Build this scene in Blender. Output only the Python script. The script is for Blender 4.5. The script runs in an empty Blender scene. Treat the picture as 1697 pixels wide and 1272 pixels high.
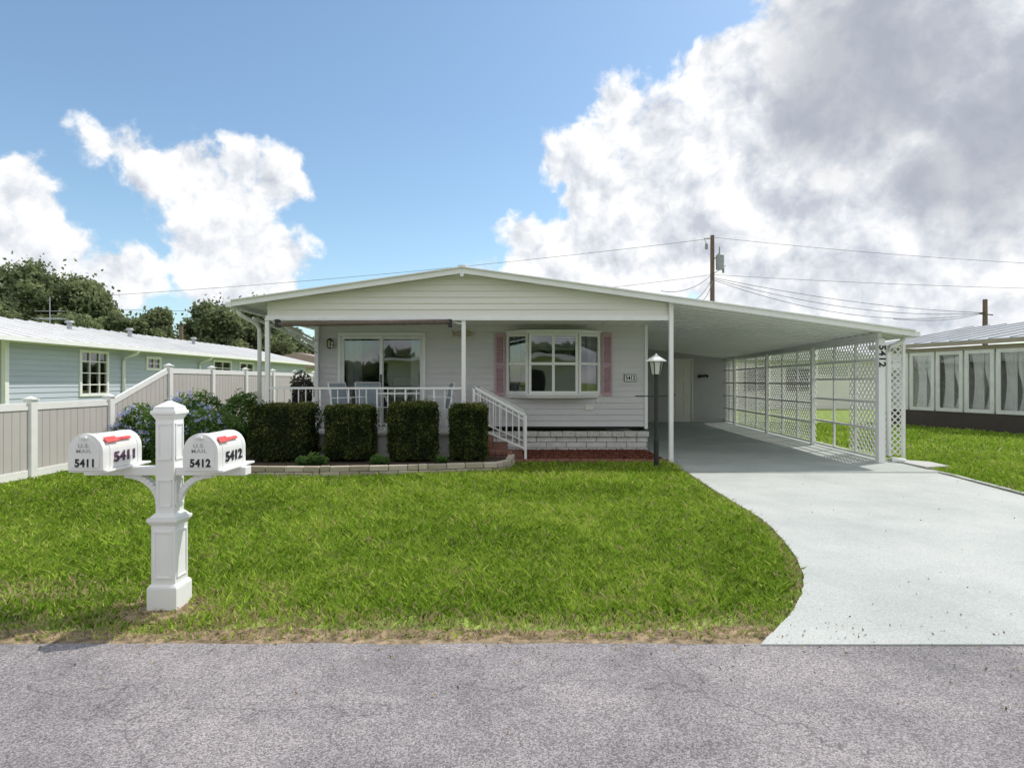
import bpy, math, random
import numpy as np
from mathutils import Vector, Matrix, noise as mn
random.seed(7); rng=np.random.default_rng(7)
S=bpy.context.scene
def X(px,Y): return (px-848)*Y/1000.0
def Z(py,Y): return 1.5-(py-632)*Y/1000.0

# ---------------------------------------------------------------- materials
def newmat(name):
    m=bpy.data.materials.new(name); m.use_nodes=True
    nt=m.node_tree; bs=nt.nodes['Principled BSDF']
    return m,nt,bs
def c4(c): return (c[0],c[1],c[2],1)
def pmat(name,col,rough=.6,var=.08,scale=4,bump=0.0,bscale=60,metal=0,spec=.4,detail=5,col2=None,stretch=None):
    m,nt,bs=newmat(name); n=nt.nodes; l=nt.links
    tc=n.new('ShaderNodeTexCoord'); vec=tc.outputs['Object']
    if stretch:
        mp=n.new('ShaderNodeMapping'); mp.inputs['Scale'].default_value=stretch
        l.new(vec,mp.inputs[0]); vec=mp.outputs[0]
    nz=n.new('ShaderNodeTexNoise'); nz.inputs['Scale'].default_value=scale; nz.inputs['Detail'].default_value=detail
    l.new(vec,nz.inputs['Vector'])
    rp=n.new('ShaderNodeValToRGB'); e=rp.color_ramp.elements
    a=[max(0,x*(1-var)) for x in col]; b=[min(1,x*(1+var)) for x in (col2 or col)]
    e[0].position=.3; e[0].color=c4(a); e[1].position=.7; e[1].color=c4(b)
    l.new(nz.outputs['Fac'],rp.inputs[0]); l.new(rp.outputs[0],bs.inputs['Base Color'])
    bs.inputs['Roughness'].default_value=rough; bs.inputs['Metallic'].default_value=metal
    bs.inputs['Specular IOR Level'].default_value=spec
    if bump:
        n2=n.new('ShaderNodeTexNoise'); n2.inputs['Scale'].default_value=bscale; n2.inputs['Detail'].default_value=4
        l.new(vec,n2.inputs['Vector'])
        bp=n.new('ShaderNodeBump'); bp.inputs['Strength'].default_value=bump; bp.inputs['Distance'].default_value=.01
        l.new(n2.outputs['Fac'],bp.inputs['Height']); l.new(bp.outputs[0],bs.inputs['Normal'])
    return m
def leafmat(name,stops,trans=.3,rough=.55):
    m,nt,bs=newmat(name); n=nt.nodes; l=nt.links
    at=n.new('ShaderNodeAttribute'); at.attribute_name='var'
    rp=n.new('ShaderNodeValToRGB'); cr=rp.color_ramp
    cr.elements[0].position=stops[0][0]; cr.elements[0].color=c4(stops[0][1])
    cr.elements[1].position=stops[-1][0]; cr.elements[1].color=c4(stops[-1][1])
    for p,c in stops[1:-1]:
        e=cr.elements.new(p); e.color=c4(c)
    l.new(at.outputs['Fac'],rp.inputs[0])
    n.remove(bs)
    df=n.new('ShaderNodeBsdfDiffuse'); l.new(rp.outputs[0],df.inputs[0]); last=df.outputs[0]
    if trans>0:
        tr=n.new('ShaderNodeBsdfTranslucent'); l.new(rp.outputs[0],tr.inputs[0])
        mx=n.new('ShaderNodeMixShader'); mx.inputs[0].default_value=trans
        l.new(df.outputs[0],mx.inputs[1]); l.new(tr.outputs[0],mx.inputs[2]); last=mx.outputs[0]
    l.new(last,n['Material Output'].inputs[0])
    return m
def glassmat(name,tint=(.75,.8,.8),ior=1.9,base=.06):
    m=bpy.data.materials.new(name); m.use_nodes=True; nt=m.node_tree; n=nt.nodes; l=nt.links
    n.remove(n['Principled BSDF'])
    t=n.new('ShaderNodeBsdfTransparent'); t.inputs[0].default_value=c4(tint)
    g=n.new('ShaderNodeBsdfGlossy'); g.inputs['Roughness'].default_value=.02; g.inputs[0].default_value=(1,1,1,1)
    tc=n.new('ShaderNodeTexCoord'); nz=n.new('ShaderNodeTexNoise'); nz.inputs['Scale'].default_value=1.3; nz.inputs['Detail'].default_value=1
    l.new(tc.outputs['Object'],nz.inputs['Vector'])
    bp=n.new('ShaderNodeBump'); bp.inputs['Strength'].default_value=.25; bp.inputs['Distance'].default_value=.02
    l.new(nz.outputs['Fac'],bp.inputs['Height']); l.new(bp.outputs[0],g.inputs['Normal'])
    fr=n.new('ShaderNodeFresnel'); fr.inputs['IOR'].default_value=ior
    ad=n.new('ShaderNodeMath'); ad.operation='ADD'; ad.inputs[1].default_value=base; ad.use_clamp=True
    l.new(fr.outputs[0],ad.inputs[0])
    mx=n.new('ShaderNodeMixShader'); l.new(ad.outputs[0],mx.inputs[0]); l.new(t.outputs[0],mx.inputs[1]); l.new(g.outputs[0],mx.inputs[2])
    l.new(mx.outputs[0],n['Material Output'].inputs[0])
    return m

WHITE=pmat('white_paint',(.83,.83,.82),.45,.04,3)
VINYL=pmat('white_vinyl',(.83,.83,.82),.4,.035,6)
ROOFW=pmat('white_roof_metal',(.78,.78,.78),.5,.07,1.5)
CEIL=pmat('white_ceiling_panel',(.84,.84,.82),.5,.03,1.5)
CREAM=pmat('cream_siding',(.78,.76,.71),.55,.04,1.2,.15,90,stretch=(.3,1,3))
GREY=pmat('grey_siding',(.65,.64,.645),.55,.05,1.2,.15,90,stretch=(.3,1,3))
BLUE=pmat('blue_grey_siding',(.48,.525,.60),.6,.06,1.2,stretch=(1,.3,3))
PINK=pmat('rose_shutter',(.50,.33,.38),.5,.06,8)
BLACK=pmat('black_metal',(.025,.025,.027),.4,.2,8)
BLACKT=pmat('black_lettering',(.02,.02,.03),.5,.1,8)
PURT=pmat('faded_lettering',(.10,.05,.11),.5,.4,25)
GREYT=pmat('grey_lettering',(.42,.42,.43),.6,.1,8)
RED=pmat('red_flag',(.60,.06,.05),.45,.15,20,col2=(.7,.1,.09))
MAILW=pmat('enamel_white',(.80,.80,.79),.25,.04,9,spec=.5)
FPANEL=pmat('taupe_vinyl',(.52,.49,.475),.5,.05,2)
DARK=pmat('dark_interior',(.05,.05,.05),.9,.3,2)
CURT=pmat('curtain_cloth',(.62,.61,.59),.9,.08,5)
BROWN=pmat('brown_trim',(.07,.052,.045),.6,.15,3)
TAN=pmat('tan_fascia',(.36,.31,.23),.6,.1,3)
GMETAL=pmat('grey_roof_metal',(.40,.42,.44),.45,.12,2,metal=.1)
WOOD=pmat('weathered_wood',(.16,.12,.09),.85,.35,4,.4,30,stretch=(6,6,.6))
STEEL=pmat('grey_steel',(.30,.32,.33),.5,.15,6)
WIRE=pmat('wire_rubber',(.05,.05,.055),.6,.1,6)
AWN=pmat('brown_awning_fabric',(.16,.12,.10),.8,.2,14)
SLING=pmat('blue_sling_fabric',(.32,.38,.42),.8,.1,30)
MULCH=pmat('red_mulch',(.12,.035,.022),.95,.6,40,1.0,60,col2=(.28,.10,.06))
SOIL=pmat('dark_soil',(.07,.05,.035),.95,.5,30,.8,50)
BRICKR=pmat('red_brick',(.26,.12,.09),.85,.3,12,.4,60)
BARK=pmat('tree_bark',(.13,.11,.09),.9,.4,5,.6,20)
m,nt,bs=newmat('tan_stone_block'); n=nt.nodes; l=nt.links
at=n.new('ShaderNodeAttribute'); at.attribute_name='var'
rp=n.new('ShaderNodeValToRGB'); rp.color_ramp.elements[0].color=(.34,.29,.22,1); rp.color_ramp.elements[1].color=(.56,.50,.41,1)
nz=n.new('ShaderNodeTexNoise'); nz.inputs['Scale'].default_value=35; nz.inputs['Detail'].default_value=6
ad=n.new('ShaderNodeMath'); ad.operation='MULTIPLY_ADD'; ad.inputs[1].default_value=1.4
sb=n.new('ShaderNodeMath'); sb.operation='SUBTRACT'; sb.inputs[1].default_value=.7
l.new(nz.outputs['Fac'],ad.inputs[0]); l.new(at.outputs['Fac'],sb.inputs[0]); l.new(sb.outputs[0],ad.inputs[2])
l.new(ad.outputs[0],rp.inputs[0]); l.new(rp.outputs[0],bs.inputs['Base Color']); bs.inputs['Roughness'].default_value=.9
bp=n.new('ShaderNodeBump'); bp.inputs['Strength'].default_value=.7; bp.inputs['Distance'].default_value=.01
l.new(nz.outputs['Fac'],bp.inputs['Height']); l.new(bp.outputs[0],bs.inputs['Normal']); STONE=m

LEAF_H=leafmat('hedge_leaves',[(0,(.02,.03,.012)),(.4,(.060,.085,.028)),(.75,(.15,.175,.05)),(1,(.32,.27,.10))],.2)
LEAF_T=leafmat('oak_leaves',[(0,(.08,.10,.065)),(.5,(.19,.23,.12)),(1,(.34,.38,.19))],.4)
LEAF_B=leafmat('shrub_leaves',[(0,(.03,.07,.02)),(.5,(.10,.19,.05)),(1,(.24,.34,.11))],.3)
LEAF_P=leafmat('purple_leaves',[(0,(.03,.035,.025)),(.5,(.09,.09,.07)),(1,(.2,.17,.14))],.3)
FLOW=leafmat('blue_flowers',[(0,(.34,.38,.70)),(1,(.66,.70,.94))],.3)
GRASS=leafmat('grass_blades',[(0,(.08,.13,.018)),(.35,(.23,.37,.040)),(.6,(.40,.56,.075)),(.72,(.54,.61,.14)),(.78,(.42,.36,.17)),(1,(.56,.45,.28))],.35,.5)
GLASS=glassmat('window_glass')
GLASS2=glassmat('sunroom_glass',(.8,.82,.82),1.45,.02)
LAMPG=glassmat('lantern_glass',(.85,.85,.82))

def asphalt():
    m,nt,bs=newmat('worn_asphalt'); n=nt.nodes; l=nt.links
    tc=n.new('ShaderNodeTexCoord')
    v=n.new('ShaderNodeTexVoronoi'); v.inputs['Scale'].default_value=165; l.new(tc.outputs['Object'],v.inputs['Vector'])
    sx=n.new('ShaderNodeSeparateColor'); l.new(v.outputs['Color'],sx.inputs[0])
    r=n.new('ShaderNodeValToRGB'); e=r.color_ramp.elements
    e[0].position=.05; e[0].color=(.155,.143,.143,1); e[1].position=.95; e[1].color=(.46,.42,.42,1)
    k=r.color_ramp.elements.new(.5); k.color=(.285,.26,.26,1)
    l.new(sx.outputs[0],r.inputs[0])
    nz=n.new('ShaderNodeTexNoise'); nz.inputs['Scale'].default_value=1.0; nz.inputs['Detail'].default_value=9; nz.inputs['Roughness'].default_value=.72
    l.new(tc.outputs['Object'],nz.inputs['Vector'])
    r2=n.new('ShaderNodeValToRGB'); r2.color_ramp.elements[0].position=.38; r2.color_ramp.elements[0].color=(.62,.63,.66,1)
    r2.color_ramp.elements[1].position=.60; r2.color_ramp.elements[1].color=(1.0,1.0,1.0,1)
    l.new(nz.outputs['Fac'],r2.inputs[0])
    mx=n.new('ShaderNodeMix'); mx.data_type='RGBA'; mx.blend_type='MULTIPLY'; mx.inputs[0].default_value=1
    l.new(r.outputs[0],mx.inputs[6]); l.new(r2.outputs[0],mx.inputs[7])
    wn=n.new('ShaderNodeTexNoise'); wn.inputs['Scale'].default_value=2.5; wn.inputs['Detail'].default_value=6; l.new(tc.outputs['Object'],wn.inputs['Vector'])
    wa=n.new('ShaderNodeVectorMath'); wa.operation='MULTIPLY_ADD'; wa.inputs[1].default_value=(.7,.7,.7); l.new(wn.outputs['Color'],wa.inputs[0]); l.new(tc.outputs['Object'],wa.inputs[2])
    vc=n.new('ShaderNodeTexVoronoi'); vc.feature='DISTANCE_TO_EDGE'; vc.inputs['Scale'].default_value=.55; l.new(wa.outputs[0],vc.inputs['Vector'])
    rc=n.new('ShaderNodeValToRGB'); rc.color_ramp.elements[0].position=.0; rc.color_ramp.elements[0].color=(.55,.55,.57,1); rc.color_ramp.elements[1].position=.006; rc.color_ramp.elements[1].color=(1,1,1,1)
    l.new(vc.outputs['Distance'],rc.inputs[0])
    mx2=n.new('ShaderNodeMix'); mx2.data_type='RGBA'; mx2.blend_type='MULTIPLY'; mx2.inputs[0].default_value=.8
    l.new(mx.outputs[2],mx2.inputs[6]); l.new(rc.outputs[0],mx2.inputs[7]); l.new(mx2.outputs[2],bs.inputs['Base Color'])
    bs.inputs['Roughness'].default_value=.9
    bp=n.new('ShaderNodeBump'); bp.inputs['Strength'].default_value=.5; bp.inputs['Distance'].default_value=.005
    l.new(v.outputs['Distance'],bp.inputs['Height']); bp.invert=True; l.new(bp.outputs[0],bs.inputs['Normal'])
    return m
ASPH=asphalt()
def concrete(name,a,b):
    m,nt,bs=newmat(name); n=nt.nodes; l=nt.links
    tc=n.new('ShaderNodeTexCoord')
    nz=n.new('ShaderNodeTexNoise'); nz.inputs['Scale'].default_value=.9; nz.inputs['Detail'].default_value=9; nz.inputs['Roughness'].default_value=.65
    l.new(tc.outputs['Object'],nz.inputs['Vector'])
    r=n.new('ShaderNodeValToRGB'); r.color_ramp.elements[0].position=.35; r.color_ramp.elements[0].color=c4(a)
    r.color_ramp.elements[1].position=.62; r.color_ramp.elements[1].color=c4(b); l.new(nz.outputs['Fac'],r.inputs[0])
    n2=n.new('ShaderNodeTexNoise'); n2.inputs['Scale'].default_value=110; n2.inputs['Detail'].default_value=3
    l.new(tc.outputs['Object'],n2.inputs['Vector'])
    r2=n.new('ShaderNodeValToRGB'); r2.color_ramp.elements[0].position=.35; r2.color_ramp.elements[0].color=(.74,.74,.74,1)
    r2.color_ramp.elements[1].position=.6; r2.color_ramp.elements[1].color=(1,1,1,1); l.new(n2.outputs['Fac'],r2.inputs[0])
    mx=n.new('ShaderNodeMix'); mx.data_type='RGBA'; mx.blend_type='MULTIPLY'; mx.inputs[0].default_value=1
    l.new(r.outputs[0],mx.inputs[6]); l.new(r2.outputs[0],mx.inputs[7]); l.new(mx.outputs[2],bs.inputs['Base Color'])
    bs.inputs['Roughness'].default_value=.75
    bp=n.new('ShaderNodeBump'); bp.inputs['Strength'].default_value=.4; bp.inputs['Distance'].default_value=.005
    l.new(n2.outputs['Fac'],bp.inputs['Height']); l.new(bp.outputs[0],bs.inputs['Normal'])
    return m
DRIVE=concrete('painted_driveway_concrete',(.42,.445,.425),(.52,.54,.515))
SLAB=concrete('carport_slab_concrete',(.34,.385,.36),(.45,.49,.46))
CONC=concrete('grey_concrete',(.35,.35,.33),(.5,.5,.48))
GROUND=pmat('turf_ground',(.12,.17,.03),.95,.45,5,.8,40,col2=(.22,.29,.06),detail=9)
DIRT=pmat('dry_thatch',(.12,.09,.05),.95,.5,14,1.0,70,col2=(.28,.21,.13),detail=8)

# ---------------------------------------------------------------- mesh builder
def empty(name,loc=(0,0,0)):
    o=bpy.data.objects.new(name,None); S.collection.objects.link(o); o.location=loc; o.empty_display_size=.3; return o
def setpar(o,par):
    if par: o.parent=par; o.matrix_parent_inverse=Matrix.Translation(-par.location)
class B:
    def __init__(s): s.v=[]; s.f=[]; s.a=[]; s.cur=.5
    def add(s,vs,fs):
        k=len(s.v); s.v+= [tuple(p) for p in vs]; s.f+=[tuple(i+k for i in f) for f in fs]; s.a+=[s.cur]*len(vs); return s
    def box(s,x0,x1,y0,y1,z0,z1):
        return s.add([(x0,y0,z0),(x1,y0,z0),(x1,y1,z0),(x0,y1,z0),(x0,y0,z1),(x1,y0,z1),(x1,y1,z1),(x0,y1,z1)],
          [(3,2,1,0),(4,5,6,7),(0,1,5,4),(1,2,6,5),(2,3,7,6),(3,0,4,7)])
    def beam(s,p,q,w,h,up=(0,0,1)):
        p=Vector(p);q=Vector(q);d=(q-p).normalized();up=Vector(up).normalized()
        if abs(d.dot(up))>.99: up=Vector((0,1,0))
        r=d.cross(up).normalized()*w/2; u=r.cross(d).normalized()*h/2
        vs=[p-r-u,p+r-u,p+r+u,p-r+u,q-r-u,q+r-u,q+r+u,q-r+u]
        return s.add(vs,[(0,1,2,3),(7,6,5,4),(0,4,5,1),(1,5,6,2),(2,6,7,3),(3,7,4,0)])
    def tube(s,pts,rad,n=8,cap=True):
        pts=[Vector(p) for p in pts]
        if not hasattr(rad,'__len__'): rad=[rad]*len(pts)
        vs=[];fs=[]
        for i,p in enumerate(pts):
            d=(pts[min(i+1,len(pts)-1)]-pts[max(i-1,0)]).normalized()
            up=Vector((0,0,1)) if abs(d.z)<.95 else Vector((0,1,0))
            a=d.cross(up).normalized(); b=a.cross(d).normalized()
            for j in range(n):
                t=2*math.pi*j/n; vs.append(p+(a*math.cos(t)+b*math.sin(t))*rad[i])
        for i in range(len(pts)-1):
            for j in range(n):
                fs.append((i*n+j,i*n+(j+1)%n,(i+1)*n+(j+1)%n,(i+1)*n+j))
        if cap:
            fs.append(tuple(range(n))); fs.append(tuple((len(pts)-1)*n+j for j in reversed(range(n))))
        return s.add(vs,fs)
    def prism(s,poly,y0,y1):
        k=len(poly); vs=[(x,y0,z) for x,z in poly]+[(x,y1,z) for x,z in poly]
        fs=[tuple(range(k)),tuple(reversed(range(k,2*k)))]+[(i,(i+1)%k,(i+1)%k+k,i+k) for i in range(k)]
        return s.add(vs,fs)
    def slab(s,poly,z0,z1):
        k=len(poly); vs=[(x,y,z0) for x,y in poly]+[(x,y,z1) for x,y in poly]
        fs=[tuple(reversed(range(k))),tuple(range(k,2*k))]+[(i,(i+1)%k,(i+1)%k+k,i+k) for i in range(k)]
        return s.add(vs,fs)
    def obj(s,name,mat,parent=None,bevel=0,smooth=False,fixn=True,local=False):
        me=bpy.data.meshes.new(name); me.from_pydata(s.v,[],s.f)
        at=me.attributes.new('var','FLOAT','POINT'); at.data.foreach_set('value',s.a)
        me.materials.append(mat); me.update()
        if fixn:
            import bmesh
            bm=bmesh.new(); bm.from_mesh(me); bmesh.ops.recalc_face_normals(bm,faces=bm.faces); bm.to_mesh(me); bm.free()
        if smooth: me.shade_smooth()
        o=bpy.data.objects.new(name,me); S.collection.objects.link(o)
        if parent:
            if local: o.parent=parent
            else: setpar(o,parent)
        if bevel:
            bv=o.modifiers.new('bevel','BEVEL'); bv.width=bevel; bv.segments=2; bv.limit_method='ANGLE'
        return o
def npmesh(name,verts,k,var,mat,parent=None):
    nv=len(verts); nf=nv//k
    me=bpy.data.meshes.new(name); me.vertices.add(nv); me.vertices.foreach_set('co',verts.astype(np.float32).ravel())
    me.loops.add(nv); me.loops.foreach_set('vertex_index',np.arange(nv,dtype=np.int32))
    me.polygons.add(nf); me.polygons.foreach_set('loop_start',np.arange(0,nv,k,dtype=np.int32))
    me.update(calc_edges=True)
    at=me.attributes.new('var','FLOAT','POINT'); at.data.foreach_set('value',np.repeat(var,k).astype(np.float32))
    me.materials.append(mat); me.validate()
    o=bpy.data.objects.new(name,me); S.collection.objects.link(o); setpar(o,parent)
    return o
def leaves(pts,size,var,name,mat,parent=None,aspect=.55):
    n=len(pts); a=rng.normal(size=(n,3)); a/=np.linalg.norm(a,axis=1)[:,None]
    b=rng.normal(size=(n,3)); b-=a*(a*b).sum(1)[:,None]; b/=np.linalg.norm(b,axis=1)[:,None]
    sz=size*rng.uniform(.6,1.3,(n,1))
    a=a*sz; b=b*sz*aspect
    v=np.stack([pts-a,pts+b*.9-a*.1,pts+a,pts-b*.9-a*.1],1).reshape(-1,3)
    return npmesh(name,v,4,var,mat,parent)
def text(s,size,loc,rot,mat,parent,name,ext=.003,off=.0,sx=1.0,sp=1.0):
    cu=bpy.data.curves.new(name,'FONT'); cu.body=s; cu.size=size; cu.extrude=ext; cu.offset=off; cu.space_character=sp
    cu.align_x='CENTER'; cu.align_y='CENTER'; cu.materials.append(mat)
    o=bpy.data.objects.new(name,cu); S.collection.objects.link(o); o.location=loc; o.rotation_euler=rot; o.scale=(sx,1,1)
    setpar(o,parent); return o
def lap(b,p0,p1,z0,z1,h,nrm,openings=(),roof=None,out=.022):
    p0=Vector((p0[0],p0[1],0)); p1=Vector((p1[0],p1[1],0)); L=(p1-p0).length; d=(p1-p0)/L; nr=Vector((nrm[0],nrm[1],0)).normalized()
    z=z0
    while z<z1-1e-4:
        za,zb=z,min(z+h,z1)
        br=sorted(set([za,zb]+[q for o in openings for q in o[2:4] if za<q<zb]))
        for a,c in zip(br[:-1],br[1:]):
            segs=[(0,L)]
            for o in openings:
                if o[2]<c-1e-5 and o[3]>a+1e-5:
                    ns=[]
                    for s0,s1 in segs:
                        if o[1]<=s0 or o[0]>=s1: ns.append((s0,s1)); continue
                        if o[0]>s0: ns.append((s0,o[0]))
                        if o[1]<s1: ns.append((o[1],s1))
                    segs=ns
            for s0,s1 in segs:
                oa=out*(1-(a-z)/h); oc=out*(1-(c-z)/h)
                if roof:
                    lo=roof(a,s0,s1); hi=roof(c,s0,s1)
                    if lo is None: continue
                    if hi is None: hi=((lo[0]+lo[1])/2-.01,(lo[0]+lo[1])/2+.01)
                else: lo=hi=(s0,s1)
                P=lambda u,zz,o_: p0+d*u+nr*o_+Vector((0,0,zz))
                if abs(a-z)<1e-6:
                    vs=[P(lo[0],a,0),P(lo[1],a,0),P(lo[0],a,oa),P(lo[1],a,oa),P(hi[0],c,oc+.0005),P(hi[1],c,oc+.0005)]
                    b.add(vs,[(0,1,3,2),(2,3,5,4)])
                else:
                    vs=[P(lo[0],a,oa),P(lo[1],a,oa),P(hi[0],c,oc+.0005),P(hi[1],c,oc+.0005)]
                    b.add(vs,[(0,1,3,2)])
        z+=h
    return b
def lattice(b,p0,p1,z0,z1,s=.11,w=.022,t=.008):
    p0=Vector((p0[0],p0[1],0)); p1=Vector((p1[0],p1[1],0)); L=(p1-p0).length; d=(p1-p0)/L
    nr=Vector((-d.y,d.x,0)); H=z1-z0; sp=s*math.sqrt(2)
    for sg,off in ((1,-t/2-.001),(-1,t/2+.001)):
        c=-H+.03
        while c<L:
            v0=max(0,-c); v1=min(H,L-c)
            if v1-v0>.02:
                a=(c+v0, v0 if sg>0 else H-v0); e=(c+v1, v1 if sg>0 else H-v1)
                P=p0+d*a[0]+Vector((0,0,z0+a[1]))+nr*off; Q=p0+d*e[0]+Vector((0,0,z0+e[1]))+nr*off
                b.beam(P,Q,t,w,up=nr.cross(Q-P))
            c+=sp
    return b
def window(par,name,P,Q,z0,z1,nrm,cols,rows,frame=WHITE,fw=.06,glass=GLASS,bar=.03,depth=.05,proud=.03,glz=0.0):
    P=Vector((P[0],P[1],0));Q=Vector((Q[0],Q[1],0));L=(Q-P).length;d=(Q-P)/L;nr=Vector((nrm[0],nrm[1],0)).normalized()
    b=B(); up=Vector((0,0,1)); o=nr*(proud-depth/2)
    za=z0+fw/2; zb=z1-fw/2
    b.beam(P+o+up*za,Q+o+up*za,depth,fw); b.beam(P+o+up*zb,Q+o+up*zb,depth,fw)
    for k in (0,1):
        c=P+d*(fw/2 if k==0 else L-fw/2)+o; b.beam(c+up*(z0+fw),c+up*(z1-fw),fw,depth,up=nr)
    for i in range(1,cols):
        c=P+d*(L*i/cols)+o; b.beam(c+up*(z0+fw),c+up*(z1-fw),bar,depth*.8,up=nr)
    for j in range(1,rows):
        zz=z0+(z1-z0)*j/rows; b.beam(P+d*fw+o+up*zz,Q-d*fw+o+up*zz,depth*.7,bar)
    b.obj(name+'_frame',frame,par)
    g=B(); e=nr*(glz)
    a=P+d*fw*.5+e; c=Q-d*fw*.5+e
    g.add([a+up*(z0+.01),c+up*(z0+.01),c+up*(z1-.01),a+up*(z1-.01)],[(0,1,2,3)])
    g.obj(name+'_glass',glass,par,fixn=False)
def curtain(b,x0,x1,y,z0,z1,amp=.03,wl=.12):
    n=max(4,int((x1-x0)/.015)); vs=[]
    for i in range(n+1):
        x=x0+(x1-x0)*i/n; yy=y+amp*math.sin(2*math.pi*x/wl+.7*math.sin(x*9))
        vs+=[(x,yy,z0),(x,yy,z1)]
    b.add(vs,[(2*i,2*i+2,2*i+3,2*i+1) for i in range(n)])

# ---------------------------------------------------------------- ground
g=B(); g.add([(-400,-200,0),(400,-200,0),(400,600,0),(-400,600,0)],[(0,1,2,3)]); g.obj('ground',GROUND)
def catmull(p,n=8):
    out=[]
    for i in range(len(p)-1):
        a=p[max(i-1,0)];b_=p[i];c=p[i+1];d=p[min(i+2,len(p)-1)]
        for k in range(n):
            t=k/n
            out.append(tuple(.5*((2*b_[j])+(-a[j]+c[j])*t+(2*a[j]-5*b_[j]+4*c[j]-d[j])*t*t+(-a[j]+3*b_[j]-3*c[j]+d[j])*t**3) for j in (0,1)))
    out.append(p[-1]); return out
edge=catmull([(2.98,11.0),(2.86,9.8),(2.74,7.8),(2.69,6.52),(2.50,5.49),(2.27,4.72),(2.04,4.25),(1.79,3.87),(1.40,3.40)],7)
edge=[(x+.012*mn.noise(Vector((x*7,y*7,0))),y) for x,y in edge]
def wavy(x): return 3.43+.02*mn.noise(Vector((x*2.3,0,5)))+.010*mn.noise(Vector((x*14,0,9)))
r=B(); xs=np.linspace(-60,60,1601)
vs=[]
for x in xs: vs+=[(x,-3.2,.012),(x,wavy(x),.012)]
r.add(vs,[(2*i,2*i+2,2*i+3,2*i+1) for i in range(len(xs)-1)]); r.obj('road',ASPH,fixn=False)
vg=B(); vs=[]
def vedge(x): return wavy(x)+.20+.16*mn.noise(Vector((x*1.1,2,0)))+.08*mn.noise(Vector((x*5,2,0)))
for x in xs:
    vs+=[(x,wavy(x)-.05,.006),(x,vedge(x),.006)]
vg.add(vs,[(2*i,2*i+2,2*i+3,2*i+1) for i in range(len(xs)-1)])
c=(-2.29,4.0); ring=[(c[0]+(.24+.09*mn.noise(Vector((math.cos(t)*2,math.sin(t)*2,1))))*math.cos(t)*1.3,c[1]-.05+(.24+.08*mn.noise(Vector((math.cos(t)*2,math.sin(t)*2,4))))*math.sin(t)) for t in np.linspace(0,2*math.pi,40,endpoint=False)]
vg.add([(x,y,.009) for x,y in ring],[tuple(range(40))])
vg.obj('verge_soil',DIRT,fixn=False)
d=B(); poly=[(x,y) for x,y in edge]+[(8.8,3.40),(7.6,5.0),(6.8,6.6),(6.62,7.8),(6.85,9.4),(7.0,11.0)]
d.slab(poly[::-1],-.02,.022); drv=d.obj('driveway',DRIVE)
sj=B(); sj.slab([(2.86,9.76),(6.9,9.76),(6.9,9.785),(2.86,9.785)],.015,.0262); sj.obj('driveway_joint',CONC,drv)
sl=B(); sl.slab([(2.84,9.79),(6.92,9.79),(7.0,11.0),(8.15,23.2),(2.9,23.2)],-.02,.034); sl.obj('carport_slab',SLAB)
cw=B(); cw.slab([(7.0,10.2),(7.5,10.35),(7.55,10.9),(7.02,11.3)],-.01,.06); cw.obj('splash_pad',CONC,bevel=.01)
ce=B()
for i in range(9):
    t0=i/9; y0=10.1-(10.1-5.2)*t0; y1=10.1-(10.1-5.2)*(i+1)/9+.03
    f=lambda y: 6.93 if y>9.4 else (6.70+(y-7.8)*.12 if y>7.8 else 6.70+(7.8-y)*.25)
    ce.slab([(f(y0)+.02,y0),(f(y1)+.02,y1),(f(y1)+.10,y1),(f(y0)+.10,y0)],-.01,.03)
ce.obj('driveway_edging',CONC,drv)

# ---------------------------------------------------------------- grass
def inpoly(px,py,poly):
    ins=np.zeros(len(px),bool); n=len(poly); j=n-1
    for i in range(n):
        xi,yi=poly[i];xj,yj=poly[j]
        cnd=((yi>py)!=(yj>py))&(px<(xj-xi)*(py-yi)/(yj-yi+1e-12)+xi); ins^=cnd; j=i
    return ins
lawnL=[(-7.25,3.45),(-7.25,9.6),(-7.25,12.5),(-4.98,12.5),(-4.95,9.45),(-3.0,9.38),(-.2,9.9),(.05,11.0),(2.9,11.0)]+[p for p in edge if p[1]>3.45]
lawnL2=[(-9.5,3.45),(-7.25,3.45),(-7.25,8.0),(-9.5,8.0)]
lawnR=[(7.0,9.0),(6.74,7.8),(6.9,6.6),(7.7,5.0),(8.9,3.5),(12,3.5),(16,16.5),(14.4,16.3),(13.2,21),(8.2,22),(7.4,11.2),(7.6,10.3),(7.05,10.1)]
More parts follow.
